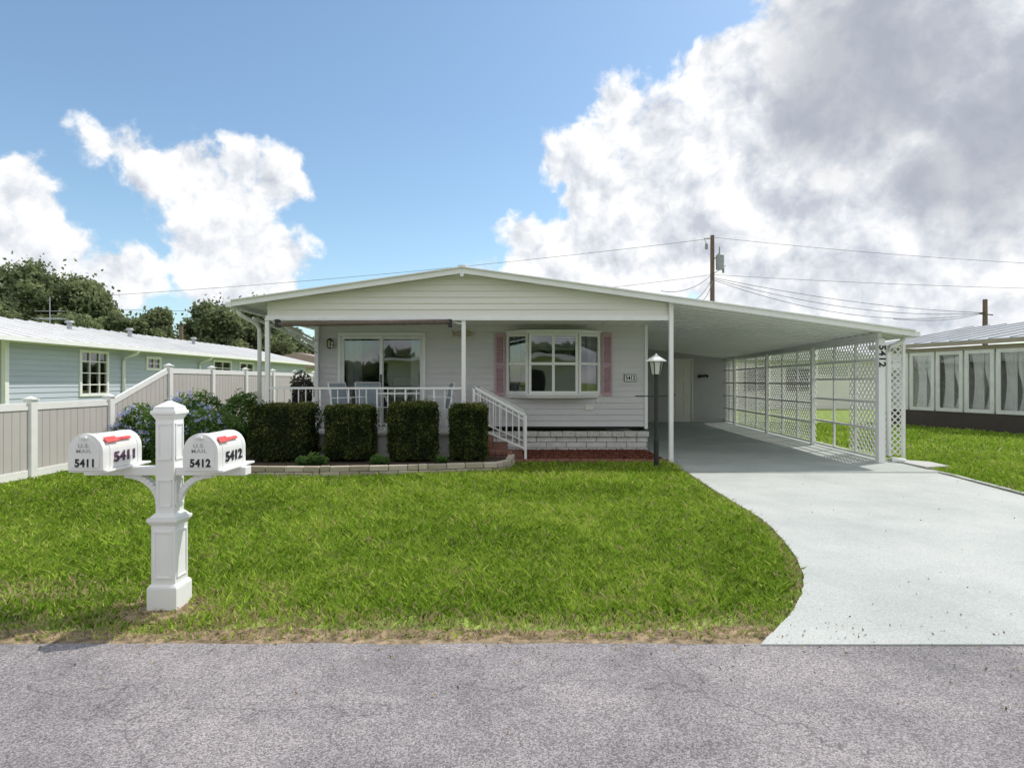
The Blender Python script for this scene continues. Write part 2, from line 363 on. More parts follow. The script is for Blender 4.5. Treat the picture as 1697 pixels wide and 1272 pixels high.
def blades(nt,y0,y1,xr,polys,h0,seed):
    r=np.random.default_rng(seed)
    y=r.uniform(y0,y1,nt); x=r.uniform(xr[0],xr[1],nt)
    ok=np.zeros(nt,bool)
    for p in polys: ok|=inpoly(x,y,p)
    ok&=(np.abs(x)<.95*y+1.4)
    x=x[ok];y=y[ok]; n=len(x)
    N2=lambda s,o:np.array([mn.noise(Vector((a*s,b_*s,o))) for a,b_ in zip(x,y)])
    cl=N2(.8,0)+.7*N2(3.3,3); fi=N2(11,7); fi2=N2(24,11)
    var=.42+.22*cl+.20*fi+.13*fi2+r.normal(0,.13,n); var=np.clip(var,.02,.72)
    dry=np.zeros(n)
    ve=np.array([vedge(a) for a in x]) if y0<4 else np.full(n,3.6)
    e=np.clip(1-(y-ve)/.30,0,1); dry=np.maximum(dry,e*.95)
    dm=np.hypot((x+2.29)/1.3,y-3.92); dry=np.maximum(dry,np.clip(1.4-dm/.28,0,1))
    ex=np.interp(y,[p[1] for p in edge[::-1]],[p[0] for p in edge[::-1]])
    de=np.where((y<11)&(x<4),ex-x,9); dry=np.maximum(dry,np.clip(1-de/.14,0,1)*.8)
    patch=np.clip((cl-.25)*2.2,0,1)*.5*np.clip((5.2-y)/1.2,0,1); dry=np.maximum(dry,patch)
    left=np.clip(1-(np.hypot((x+3.5)/1.0,(y-4.25)/.4)),0,1)*.8; dry=np.maximum(dry,left)
    isdry=(r.uniform(size=n)<dry*.72)|(r.uniform(size=n)<.05)
    var=np.where(isdry,r.uniform(.77,1,n),var)
    keep=r.uniform(size=n)<np.where(dry>.15,1-.60*dry,1.0)
    x=x[keep];y=y[keep];var=var[keep];dry=dry[keep];cl=cl[keep];fi=fi[keep]; n=len(x)
    h=h0*r.uniform(.55,1.35,n)*(1+.25*cl+.45*fi)*(1-.5*dry); w=(.0028+.0007*y)*r.uniform(.7,1.3,n)
    th=r.uniform(0,2*np.pi,n); ln=r.uniform(.2,1.3,n)*h; la=r.uniform(0,2*np.pi,n)
    bx=np.cos(th)*w; by=np.sin(th)*w
    p0=np.stack([x-bx,y-by,np.full(n,.0)],1); p1=np.stack([x+bx,y+by,np.full(n,.0)],1)
    mx=x+np.cos(la)*ln*.35; my=y+np.sin(la)*ln*.35
    p2=np.stack([mx+bx*.8,my+by*.8,h*.62],1); p4=np.stack([mx-bx*.8,my-by*.8,h*.62],1)
    p3=np.stack([x+np.cos(la)*ln,y+np.sin(la)*ln,h],1)
    return np.stack([p0,p1,p2,p3,p4],1).reshape(-1,3),var
V=[];A=[]
for a in ((135000,3.44,5.4,(-6.6,6.6),[lawnL,lawnL2,lawnR],.052,1),(150000,5.4,8.2,(-9.2,9.2),[lawnL,lawnL2,lawnR],.060,2),
          (95000,8.2,12.5,(-8,10),[lawnL,lawnL2,lawnR],.068,3),(35000,10,22,(7,17),[lawnR],.07,4)):
    v_,a_=blades(*a); V.append(v_);A.append(a_)
npmesh('lawn_grass',np.concatenate(V),5,np.concatenate(A),GRASS)
n=900; x=rng.uniform(-5,6,n); y=3.43+rng.exponential(.20,n)*np.where(rng.uniform(size=n)<.5,-1,1)
z=np.where(y<3.43,.020,.03)
x2=rng.uniform(1.5,7,120); y2=rng.uniform(3.8,11,120)
P_=np.concatenate([np.stack([x,y,z],1),np.stack([x2,y2,np.full(120,.034)],1)])
leaves(P_,.009,rng.uniform(size=len(P_)),'leaf_litter',leafmat('dead_leaf',[(0,(.14,.09,.05)),(.6,(.34,.25,.13)),(1,(.2,.26,.07))],0))

# ---------------------------------------------------------------- planter bed
bed=B(); bed.slab([(-4.9,12.0),(-4.86,9.58),(-3.0,9.50),(-.25,9.98),(-.08,11.0),(-.2,11.3),(-.7,11.35),(-.7,12)],0,.13); bed.obj('planting_bed',SOIL)
def edging(path,name,mat,L=.3,dp=.11,courses=2,ch=.09,z0=0.0,gap=.008):
    b=B()
    for c in range(courses):
        off=(c%2)*L/2
        for (p,q) in zip(path[:-1],path[1:]):
            p_=Vector((p[0],p[1],0));q_=Vector((q[0],q[1],0));Ln=(q_-p_).length;d_=(q_-p_)/Ln
            seg=[0]+list(np.arange(L-off if off else L,Ln-.04,L))+[Ln]
            for s0,s1 in zip(seg[:-1],seg[1:]):
                b.cur=random.random(); jit=random.uniform(-.008,.008)
                a_=p_+d_*(s0+gap/2);e_=p_+d_*(s1-gap/2); zz=z0+ch*(c+.5)+random.uniform(-.003,.003); nrm=Vector((-d_.y,d_.x,0))*jit
                b.beam(a_+nrm+Vector((0,0,zz)),e_+nrm+Vector((0,0,zz)),dp,ch-gap*.7)
    return b.obj(name,mat,bevel=.010)
edging([(-4.93,12.0),(-4.90,9.52),(-3.0,9.44),(-1.5,9.66),(-.25,9.90),(-.06,10.3),(.0,11.0)],'stone_planter_border',STONE)
mb=B(); mb.slab([(.05,11.15),(2.80,11.05),(2.80,12.75),(.05,12.75)],0,.06); mb.obj('mulch_bed',MULCH)
edging([(.0,11.02),(1.4,11.02),(2.86,11.0)],'brick_edging',BRICKR,L=.21,dp=.10,courses=1,ch=.085)
n=9000; x=rng.uniform(.06,2.8,n); y=rng.uniform(11.08,12.7,n); z=.065+rng.uniform(0,.02,n)
leaves(np.stack([x,y,z],1),.02,rng.uniform(size=n),'mulch_chips',leafmat('mulch_chip',[(0,(.09,.03,.02)),(1,(.30,.13,.09))],0,.9))

# ---------------------------------------------------------------- main house
H=empty('manufactured_house',(0,12.8,0))
YW=12.8; XL=X(525,YW); XR=X(1070,YW)
door=(X(563,YW)-XL,X(702,YW)-XL,.55,Z(553,YW)); bay=(X(842,YW)-XL,X(991,YW)-XL,1.27,2.52)
b=B(); lap(b,(XL,YW),(XR,YW),.55,2.9,.125,(0,-1),[door,bay])
b.obj('front_wall_siding',GREY,H,fixn=False)
b=B(); lap(b,(XR,YW),(XR+.5,23),.3,3.1,.118,(1,0)); lap(b,(XL,23),(XL,YW),.3,3.0,.118,(-1,0)); b.obj('side_wall_siding',GREY,H,fixn=False)
b=B(); b.box(XL-.02,XR+.5,23,23.1,0,3.0); b.obj('back_wall',GREY,H)
b=B(); b.box(XR-.035,XR+.03,YW-.04,YW+.05,.5,2.75); b.box(XL-.03,XL+.035,YW-.04,YW+.05,.5,2.75); b.obj('corner_trim',WHITE,H)
WBR=pmat('white_painted_brick',(.70,.69,.66),.75,.12,9,.5,50)
b=B(); z=.0; row=0
ztop=Z(722,YW); hc=ztop/3
for row in range(3):
    zz=z+hc; xs_=[-.75]+[ -.75+(.21 if row%2 else .42)+.42*i for i in range(20)]
    xs_=[q for q in xs_ if q<XR]+[XR]
    for a,c in zip(xs_[:-1],xs_[1:]):
        if c-a<.03: continue
        j=random.uniform(0,.01); b.box(a+.006,c-.006,YW-.165-j,YW-.05,z+.006,zz-.006)
    z+=hc
b.obj('painted_brick_skirt',WBR,H,bevel=.006)
b=B(); b.box(-.75,XR,YW-.135,YW+.02,0,ztop); b.obj('skirt_mortar',pmat('mortar',(.36,.35,.33),.9,.1,9),H)
b=B()
for i in range(14):
    a=-.75+i*(XR+.77)/14; b.box(a+.003,a+(XR+.77)/14-.003,YW-.22-random.uniform(0,.02),YW-.01,ztop,ztop+.10+random.uniform(0,.012))
b.obj('skirt_stone_cap',pmat('cap_stone',(.60,.59,.55),.9,.25,25,1.2,40),H,bevel=.015)
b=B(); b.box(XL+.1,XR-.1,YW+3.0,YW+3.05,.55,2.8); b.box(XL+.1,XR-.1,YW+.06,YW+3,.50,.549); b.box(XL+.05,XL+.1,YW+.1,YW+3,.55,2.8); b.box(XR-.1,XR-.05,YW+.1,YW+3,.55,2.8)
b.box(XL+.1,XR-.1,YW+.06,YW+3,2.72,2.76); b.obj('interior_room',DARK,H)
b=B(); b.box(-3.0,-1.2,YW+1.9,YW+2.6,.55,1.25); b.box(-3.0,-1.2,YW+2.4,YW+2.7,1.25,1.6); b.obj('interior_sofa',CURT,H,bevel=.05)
b=B(); dx0=X(563,YW); dx1=X(702,YW)
curtain(b,dx0+.08,dx0+.42,YW+.16,.58,2.48); curtain(b,dx1-.30,dx1-.06,YW+.16,.58,2.48)
curtain(b,-.02,.16,YW+.14,1.3,2.5); curtain(b,1.60,1.78,YW+.14,1.3,2.5)
b.obj('curtains',CURT,H,fixn=False)
b=B()
for i in range(9): b.box(.2,1.56,YW+.12,YW+.145,2.46-.035*i,2.475-.035*i)
b.obj('window_blinds',WHITE,H)
dxm=X(632,YW)
window(H,'sliding_door_left',(dx0+.03,YW),(dxm+.02,YW),.57,2.46,(0,-1),1,1,fw=.06,proud=.02)
window(H,'sliding_door_right',(dxm-.03,YW+.05),(dx1-.03,YW+.05),.57,2.46,(0,-1),1,1,fw=.06,proud=.02)
b=B(); b.box(dx0-.04,dx1+.04,YW-.05,YW+.06,2.463,2.54); b.box(dx0-.04,dx0+.028,YW-.05,YW+.06,.55,2.46); b.box(dx1-.028,dx1+.04,YW-.05,YW+.06,.55,2.46)
b.obj('sliding_door_trim',WHITE,H,bevel=.006)
b=B(); b.box(dxm-.02,dxm+.01,YW-.06,YW-.03,1.35,1.65); b.obj('sliding_door_handle',BLACK,H)
YB=12.50; bx0=X(840,YW); bx1=X(992,YW); fx0=X(875,YB); fx1=X(958,YB); z0=1.25; z1=2.49
nl=(-(YW-YB),-(fx0-bx0)); nr_=((YW-YB),-(bx1-fx1))
window(H,'bay_window_left',(bx0,YW-.03),(fx0,YB),z0,z1,nl,1,2,fw=.05,bar=.045)
window(H,'bay_window_right',(fx1,YB),(bx1,YW-.03),z0,z1,nr_,1,2,fw=.05,bar=.045)
window(H,'bay_window_centre',(fx0+.012,YB),(fx1-.012,YB),z0,z1,(0,-1),2,2,fw=.05,bar=.055)
b=B(); pl=lambda e:[(bx0-e,YW-.024),(fx0-e*.6,YB-e-.03),(fx1+e*.6,YB-e-.03),(bx1+e,YW-.024)]
b.slab(pl(.03),z1+.003,z1+.04); b.slab(pl(.06),z1+.04,z1+.08); b.slab(pl(.04),z0-.045,z0-.003); b.slab(pl(.0),z0-.09,z0-.045)
b.obj('bay_window_trim',WHITE,H,bevel=.006)
for nm,pa,pb in (('shutter_left',820,836),('shutter_right',997,1013)):
    xa,xb=X(pa,YW),X(pb,YW); za,zb=1.20,2.52; b=B()
    b.box(xa,xa+.035,YW-.055,YW-.012,za,zb); b.box(xb-.035,xb,YW-.055,YW-.012,za,zb)
    for q in (za,(za+zb)/2-.03,zb-.06): b.box(xa+.035,xb-.035,YW-.055,YW-.012,q,q+.06)
    z=za+.07
    while z<zb-.08:
        if abs(z-(za+zb)/2)>.05: b.beam((xa+.035,YW-.036,z),(xb-.035,YW-.036,z),.03,.008,up=(0,-.6,.8))
        z+=.036
    b.box(xa+.03,xb-.03,YW-.028,YW-.02,za+.05,zb-.05)
    b.obj(nm,PINK,H)
b=B(); xa,xb=X(1033.5,YW),X(1053.5,YW); za,zb=Z(632,YW),Z(620.5,YW); b.box(xa,xb,YW-.045,YW-.012,za,zb); b.obj('number_plaque_frame',BLACK,H,bevel=.004)
b=B(); b.box(xa+.010,xb-.010,YW-.050,YW-.044,za+.010,zb-.010); b.obj('number_plaque_face',WHITE,H)
text('5412',.125,((xa+xb)/2,YW-.053,(za+zb)/2-.002),(math.pi/2,0,0),BLACKT,H,'number_plaque_digits',.002,.004,.76,1.08)
b=B(); xa,xb=X(969,YW),X(983,YW); b.box(xa,xb,YW-.035,YW-.01,Z(679,YW),Z(670,YW)); b.box(X(987,YW),X(992,YW),YW-.035,YW-.01,Z(667,YW),Z(660,YW)) 
for i in range(4): b.box(xa+.02,xb-.02,YW-.041,YW-.034,Z(678,YW)+.012+i*.025,Z(678,YW)+.022+i*.025)
b.obj('wall_vent',CREAM,H,bevel=.003)
b=B(); lx=X(549,YW); b.box(lx-.04,lx+.04,YW-.04,YW-.012,2.22,2.36); b.tube([(lx,YW-.03,2.33),(lx,YW-.12,2.38)],.01); b.tube([(lx,YW-.12,2.36),(lx,YW-.12,2.41)],[.075,.015],6); b.tube([(lx,YW-.12,2.19),(lx,YW-.12,2.21)],[.03,.05],6)
for k in range(6):
    t=k*math.pi/3; b.beam((lx+.05*math.cos(t),YW-.12+.05*math.sin(t),2.20),(lx+.065*math.cos(t),YW-.12+.065*math.sin(t),2.37),.008,.008)
b.obj('wall_lantern',BLACK,H)
b=B(); b.tube([(lx,YW-.12,2.21),(lx,YW-.12,2.36)],[.045,.06],6); b.obj('wall_lantern_glass',LAMPG,H)
b=B(); fx=X(768,YW)+.0; fz=Z(553,YW); pts=[]
for k in range(24):
    t=2*math.pi*k/24; pts.append((fx+.19*math.cos(t)+.01,fz+.075*math.sin(t)))
b.prism(pts,YW-.05,YW-.025); b.prism([(fx-.17,fz),(fx-.25,fz+.09),(fx-.22,fz),(fx-.25,fz-.09)],YW-.052,YW-.026)
b.prism([(fx-.05,fz+.06),(fx+.05,fz+.12),(fx+.1,fz+.06)],YW-.052,YW-.026)
b.obj('fish_plaque',pmat('carved_wood_plaque',(.46,.38,.29),.7,.35,25),H,bevel=.008)

# roof
YF=10.75; YBk=24.0
rl=(-5.0,2.94); rr=(-.89,3.53); re=(7.17,2.405)
def shx(x,Y): return x+.05*(Y-YF) if x>3 else x
def roofz(x): return rr[1]+(rl[1]-rr[1])*(rr[0]-x)/(rr[0]-rl[0]) if x<rr[0] else rr[1]+(re[1]-rr[1])*(x-rr[0])/(re[0]-rr[0])
b=B(); T=.05
for (a,c) in ((rl,rr),(rr,re)):
    xa,xc=a[0],c[0]; xb_=shx(xa,YBk);xd=shx(xc,YBk)
    b.add([(xa,YF,a[1]-T),(xc,YF,c[1]-T),(xd,YBk,c[1]-T),(xb_,YBk,a[1]-T),(xa,YF,a[1]),(xc,YF,c[1]),(xd,YBk,c[1]),(xb_,YBk,a[1])],
      [(3,2,1,0),(4,5,6,7),(0,1,5,4),(1,2,6,5),(2,3,7,6),(3,0,4,7)])
b.obj('roof_panels',ROOFW,H)
b=B()
for (a,c) in ((rl,rr),(rr,re)):
    b.beam((a[0],YF-.012,a[1]-.055),(c[0],YF-.012,c[1]-.055),.022,.095); b.beam((a[0],YF-.035,a[1]+.003),(c[0],YF-.035,c[1]+.003),.05,.02)
b.obj('roof_fascia',WHITE,H)
b=B(); b.beam((rr[0],YF-.06,rr[1]+.02),(rr[0],YBk,rr[1]+.02),.14,.03); b.obj('ridge_cap',ROOFW,H)
b=B(); y=YF+.3
while y<22.5:
    a=2.95; c=re[0]+.05*(y-YF)-.04
    za=roofz(a)-T-.012; zc=roofz(re[0])-T-.012
    b.beam((a,y,za),(c,y,zc),.035,.028); y+=.305
b.obj('carport_roof_ribs',CEIL,H)
b=B(); b.beam((X(1458,11),11.0,2.33),(8.0,23.2,2.33),.07,.12)
b.obj('carport_side_beam',WHITE,H)
b=B()
b.beam((re[0]+.03,YF-.04,re[1]-.06),(re[0]+.05*(YBk-YF)+.03,YBk,re[1]-.06),.10,.10)
b.beam((rl[0]-.04,YF-.04,rl[1]-.07),(rl[0]-.04,YBk,rl[1]-.07),.10,.10); b.obj('gutters',WHITE,H,bevel=.01)
XA=X(443,11); XC=X(1107,11); ZB=2.64
def gl(z,s0,s1):
    za=z+.09
    lo=max(s0,(rl[0]+(za-rl[1])/(rr[1]-rl[1])*(rr[0]-rl[0]))-XA); hi=min(s1,(re[0]-(za-re[1])/(rr[1]-re[1])*(re[0]-rr[0]))-XA)
    return None if hi-lo<.05 else (lo,hi)
b=B(); lap(b,(XA,11),(XC,11),2.70,3.5,.112,(0,-1),roof=gl); b.obj('gable_siding',CREAM,H,fixn=False)
b=B(); b.prism([(XA,2.66),(XC,2.66),(XC,roofz(XC)-.06),(rr[0],rr[1]-.06),(XA,roofz(XA)-.06)],11.004,11.05); b.obj('gable_backing',CREAM,H)
b=B(); b.box(XA-.02,XC+.02,10.96,11.06,ZB-.02,2.70); b.box(XA-.03,XC+.03,10.94,10.96,ZB-.03,ZB+.012); b.obj('front_beam',WHITE,H)
b=B(); b.add([(XA-.5,YF+.01,roofz(XA-.5)-.06),(rr[0],YF+.01,rr[1]-.06),(rr[0],11.0,rr[1]-.06),(XA-.5,11.0,roofz(XA-.5)-.06)],[(0,1,2,3)]); b.obj('overhang_soffit',CEIL,H,fixn=False)
b=B(); b.box(XA,XC,11.06,YW,2.685,2.70); b.obj('porch_ceiling',CEIL,H)
b=B(); x=XA+.3
while x<XC: b.box(x,x+.02,11.06,YW-.02,2.672,2.686); x+=.3
b.obj('porch_ceiling_ribs',CEIL,H)
b=B(); b.box(rr[0]-.03,rr[0]+.03,YF-.05,YF+.05,rr[1]-.16,rr[1]-.10); b.obj('ridge_spotlight',WHITE,H)
def post(b,x,y,z0,z1,w=.075): b.box(x-w/2,x+w/2,y-w/2,y+w/2,z0,z1); b.box(x-w*.8,x+w*.8,y-w*.8,y+w*.8,z0,z0+.012)
b=B(); post(b,XA,11,.13,2.62); post(b,X(768,11),11,.55,2.62); post(b,X(1110,11),10.94,.03,roofz(2.9)-.06); post(b,X(525,12.7),12.68,.55,2.66)
b.obj('porch_posts',WHITE,H,bevel=.006)
b=B(); sp=lambda Y:6.71+(Y-11)*.089
post(b,sp(11),11,.03,2.28,.115)
for Y in (14,17.2,20.5,23.0): post(b,sp(Y),Y,.03,2.28,.08)
b.obj('carport_posts',WHITE,H,bevel=.006)
text('5412',.165,(sp(11)-.0,10.938,Z(590,11)),(math.pi/2,math.pi/2,0),BLACKT,H,'post_number_digits',.002,.005,1.12,1.1)
def pathtube(pts,r,nm,par,mat=WHITE): 
    bb=B(); bb.tube(pts,r,8); return bb.obj(nm,mat,par,smooth=True)
pathtube([(-4.98,10.95,2.80),(-4.96,11.0,2.72),(-4.80,11.35,2.58),(-4.77,11.4,2.48),(-4.77,11.4,.15)],.04,'downspout_left',H)
pathtube([(7.2,11.1,2.30),(7.16,11.1,2.22),(6.93,11.05,2.14),(6.89,11.04,2.02),(6.89,11.04,.16),(6.93,10.98,.09),(7.08,10.85,.07)],.042,'downspout_right',H)
pathtube([(-4.9,12.2,2.80),(-4.82,12.25,2.7),(-4.4,12.6,2.55)],.035,'downspout_elbow',H)
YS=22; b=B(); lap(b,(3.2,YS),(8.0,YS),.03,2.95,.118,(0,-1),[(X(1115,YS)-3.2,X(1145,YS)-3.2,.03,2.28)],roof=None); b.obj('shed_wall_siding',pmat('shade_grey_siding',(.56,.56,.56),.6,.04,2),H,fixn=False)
b=B(); da,dc=X(1115,YS),X(1145,YS); b.box(da,dc,YS,YS+.05,.04,2.27)
for i in range(2):
    for (za,zb) in ((.25,.85),(.98,1.55),(1.68,2.1)):
        xa=da+.08+i*.30; b.box(xa,xa+.22,YS-.012,YS+.01,za,zb)
b.box(da-.06,da,YS-.04,YS+.05,.03,2.34); b.box(dc,dc+.06,YS-.04,YS+.05,.03,2.34); b.box(da-.06,dc+.06,YS-.041,YS+.05,2.27,2.34)
b.obj('shed_door',pmat('cream_door',(.84,.82,.74),.5,.03),H,bevel=.008)
b=B(); b.tube([(da+.06,YS-.05,1.02),(da+.06,YS-.01,1.02)],.03); b.obj('shed_door_knob',STEEL,H)
b=B(); q=X(1162,YS); b.box(q-.1,q+.1,YS-.08,YS-.02,1.66,1.74); b.tube([(q-.1,YS-.12,1.74),(q-.16,YS-.2,1.68)],[.03,.06]); b.tube([(q+.1,YS-.12,1.74),(q+.16,YS-.2,1.68)],[.03,.06]); b.obj('shed_floodlight',BLACK,H)

# porch deck + steps
b=B(); b.box(XA,-.72,11.0,YW-.02,.0,.52); b.obj('porch_base',WBR,H)
b=B(); b.box(XA-.05,-.69,10.95,YW-.02,.52,.56); b.obj('porch_deck',pmat('porch_floor_paint',(.50,.48,.46),.6),H)
b=B()
for i in range(3): b.box(-.69+.3*i,-.69+.3*(i+1),11.15,12.6,.0,.52-.155*(i+1)+.03)
b.obj('porch_steps',BRICKR,H,bevel=.01)
edging([(-.62,11.04),(-.30,11.02),(.0,10.98)],'brick_step_border',BRICKR,L=.2,dp=.12,courses=3,ch=.08)
b=B(); zt=Z(643,11)
def rail(b,x0,x1,y,zb,zt,sp=.125):
    b.beam((x0,y,zt),(x1,y,zt),.045,.035); b.beam((x0,y,zb),(x1,y,zb),.03,.025)
    n=int((x1-x0)/sp)
    for i in range(1,n): b.box(x0+(x1-x0)*i/n-.008,x0+(x1-x0)*i/n+.008,y-.008,y+.008,zb,zt-.01)
def railO(b,x0,x1,y,zb,zt):
    b.beam((x0,y,zt),(x1,y,zt),.045,.035); b.beam((x0,y,zb),(x1,y,zb),.03,.025)
    n=max(2,round((x1-x0)/.52))
    for i in range(0,n+1): 
        xx=x0+(x1-x0)*i/n; b.box(xx-.014,xx+.014,y-.014,y+.014,zb-.02,zt-.01)
        if i<n:
            for f_ in (.38,.62): 
                xm=x0+(x1-x0)*(i+f_)/n; b.box(xm-.008,xm+.008,y-.008,y+.008,zb,zt-.01)
rail(b,XA+.04,X(530,11),11.0,.66,zt); railO(b,X(530,11),X(766,11),11.0,.66,zt)
b.beam((XA,11,zt),(XL+.0,YW-.05,zt),.045,.035)
for y0 in (11.1,12.55):
    a=Vector((-.70,y0,zt+.02)); c_=Vector((.25,y0,Z(687,11.2))); b.beam(a,c_,.045,.04); b.beam(a-Vector((0,0,.72)),c_-Vector((0,0,.62)),.03,.03)
    b.beam(a,(a.x,a.y,.55),.045,.045); b.beam(c_,(c_.x,c_.y,.05),.045,.045)
    for i in range(1,8):
        p=a.lerp(c_,i/8); q=(a-Vector((0,0,.72))).lerp(c_-Vector((0,0,.62)),i/8); b.beam(p,q,.016,.016)
    b.beam(a.lerp(c_,.0)-Vector((0,0,.1)),c_-Vector((0,0,.1)),.02,.02)
b.obj('porch_railing',WHITE,H)
b=B(); b.tube([(X(462,10.9),10.90,Z(537,10.9)),(X(745,10.9),10.90,Z(533,10.9))],.045,10); b.obj('rolled_awning',AWN,H,smooth=True)
b=B()
for px in (459,745): 
    xx=X(px,10.9); b.box(xx-.035,xx+.035,10.86,11.0,Z(542,10.9),Z(529,10.9))
b.obj('awning_bracket',BLACK,H,bevel=.01)
b=B(); b.beam((X(460,11.1),11.1,2.52),(X(524,12.6),12.6,2.1),.03,.03); b.beam((X(468,11.2),11.2,2.58),(X(524,12.6),12.6,2.35),.03,.03); b.beam((X(745,11),11.0,2.6),(X(765,11),11.0,2.55),.02,.02)
for k in range(3): b.beam((-5.0,13.0+k*.35,2.75-.05*k),(-4.15,13.4+k*.4,2.2-.12*k),.04,.05)
b.beam((-4.98,11.6,2.72),(-4.15,12.9,2.30),.05,.05)
b.obj('awning_arms',WHITE,H)

# lattice screen
LT=empty('lattice_screen',(7.2,16,0))
b=B(); off=.10
pt=lambda Y:(sp(Y)+off,Y)
bays=[(11.1,13.95),(14.05,17.15),(17.25,20.45),(20.55,22.9)]
lattice(b,pt(11.1),pt(13.95),1.92,2.24,.085); lattice(b,pt(11.1),pt(12.4),.12,1.86,.105,.026)
lattice(b,pt(14.05),pt(17.15),.12,2.24,.10,.026); lattice(b,pt(17.25),pt(20.45),.12,2.24,.10,.028); lattice(b,pt(20.55),pt(22.9),.10,2.24,.10,.032)
lattice(b,pt(12.45),pt(13.95),1.55,1.86,.085)
b.obj('side_lattice',VINYL,LT)
b=B(); lattice(b,(X(1464,11.3)+.02,11.32),(X(1497,11.3)-.0,11.32),.12,2.18,.085)
xa,xb=X(1464,11.3),X(1497,11.3); b.box(xa,xa+.03,11.29,11.35,.05,2.2); b.box(xb-.02,xb+.03,11.29,11.35,.05,2.2); b.obj('front_lattice',VINYL,LT)
b=B()
for (y0,y1) in bays:
    hs=(.09,.62,1.12,1.55,1.9,2.26) if y0<14 else (.09,.55,1.0,1.45,1.9,2.26)
    for z in hs: b.beam((sp(y0)+.05,y0,z),(sp(y1)+.05,y1,z),.035,.045)
    k=3 
    for i in range(1,k):
        Y=y0+(y1-y0)*i/k; b.box(sp(Y)+.035,sp(Y)+.075,Y-.02,Y+.02,.08,2.27)
b.obj('lattice_frame',WHITE,LT)

def chair(loc,rot,nm):
    e=empty(nm,loc); b=B(); r=.012
    for sx_ in (-.26,.26):
        b.tube([(sx_,.25,0),(sx_,.22,.40),(sx_,-.22,.42),(sx_,-.26,0)],r,6); b.tube([(sx_,.20,.38),(sx_,.32,.92)],r,6); b.tube([(sx_,.27,.62),(sx_,-.2,.64),(sx_,-.22,.42)],r,6)
    b.tube([(-.26,.32,.92),(.26,.32,.92)],r,6); b.tube([(-.26,-.22,.42),(.26,-.22,.42)],r,6)
    b.obj('frame',WHITE,e,local=True)
    b=B(); b.add([(-.25,-.21,.42),(.25,-.21,.42),(.25,.2,.39),(-.25,.2,.39),(.25,.31,.90),(-.25,.31,.90)],[(0,1,2,3),(3,2,4,5)]); b.obj('sling_seat',SLING,e,fixn=False,local=True)
    e.rotation_euler=(0,0,rot)
chair((X(580,11.7),11.7,.56),1.2,'patio_chair'); chair((X(722,12.0),12.1,.56),-1.3,'patio_chair'); chair((X(616,12.3),12.3,.56),.5,'patio_chair')
e=empty('patio_table',(X(662,11.7),11.75,.56)); b=B(); b.slab([(.45*math.cos(t),.45*math.sin(t)) for t in np.linspace(0,2*math.pi,28,endpoint=False)],.70,.725)
for k in range(4):
    t=k*math.pi/2+.6; b.tube([(.33*math.cos(t),.33*math.sin(t),0),(.18*math.cos(t),.18*math.sin(t),.35),(.33*math.cos(t),.33*math.sin(t),.70)],.013,6)
b.obj('table_frame',WHITE,e,local=True)

# ---------------------------------------------------------------- lamp post
YL=10.4; lx=X(1087,YL); LP=empty('lamp_post',(lx,YL,0))
b=B(); zc=Z(620,YL); b.tube([(lx,YL,0),(lx,YL,.05),(lx,YL,.06),(lx,YL,.5),(lx,YL,.53),(lx,YL,zc-.05),(lx,YL,zc)],[.07,.065,.045,.045,.035,.033,.045],12)
zb=Z(656,YL); b.tube([(X(1052,YL),YL,zb),(X(1106,YL),YL,zb)],.011,6)
for k in range(6):
    t=k*math.pi/3; b.beam((lx+.085*math.cos(t),YL+.085*math.sin(t),zc),(lx+.125*math.cos(t),YL+.125*math.sin(t),zc+.22),.014,.014)
b.obj('pole_and_frame',BLACK,LP)
b=B(); b.tube([(lx,YL,zc),(lx,YL,zc+.215)],[.075,.115],6); b.obj('lantern_glass',pmat('milky_glass',(.62,.62,.58),.2,.05),LP)
b=B(); b.tube([(lx,YL,zc+.22),(lx,YL,zc+.245),(lx,YL,zc+.31),(lx,YL,zc+.335),(lx,YL,zc+.36)],[.18,.17,.06,.02,.012],6); b.obj('lantern_cap',MAILW,LP)

# ---------------------------------------------------------------- mailboxes
MX=-2.285; MY=4.03; MB=empty('double_mailbox_post',(MX,MY,0))
b=B()
def cbox(b,w,z0,z1): b.box(MX-w/2,MX+w/2,MY-w/2,MY+w/2,z0,z1)
def frus(b,w0,w1,z0,z1):
    v=[(MX+sx*w/2,MY+sy*w/2,z) for w,z in ((w0,z0),(w1,z1)) for sx,sy in ((-1,-1),(1,-1),(1,1),(-1,1))]
    b.add(v,[(3,2,1,0),(4,5,6,7),(0,1,5,4),(1,2,6,5),(2,3,7,6),(3,0,4,7)])
cbox(b,.195,0,.150); frus(b,.195,.168,.151,.172); cbox(b,.158,.165,.565); frus(b,.160,.192,.555,.58); cbox(b,.198,.581,.605); frus(b,.178,.13,.606,.635)
cbox(b,.122,.63,1.265); frus(b,.124,.158,1.25,1.283); cbox(b,.168,1.284,1.308); frus(b,.150,.138,1.309,1.33); frus(b,.145,.02,1.331,1.372)
b.obj('post_body',VINYL,MB,bevel=.004)
b=B()
def panel(b,w,z0,z1,m_=.035,t=.010,pr=.007):
    hw=w/2
    for sx,sy in ((0,-1),(1,0),(-1,0),(0,1)):
        u=Vector((-sy,sx,0)); nn=Vector((sx,sy,0)); c_=Vector((MX,MY,0))+nn*(hw+pr/2)
        for s in (-1,1):
            p=c_+u*s*(hw-m_); b.beam(p+Vector((0,0,z0)),p+Vector((0,0,z1)),t,pr,up=nn)
        for z in (z0,z1):
            b.beam(c_-u*(hw-m_+t/2)+Vector((0,0,z)),c_+u*(hw-m_+t/2)+Vector((0,0,z)),pr+.001,t)
panel(b,.158,.215,.515,.024); panel(b,.122,.68,.85,.02); panel(b,.122,.99,1.22,.02)
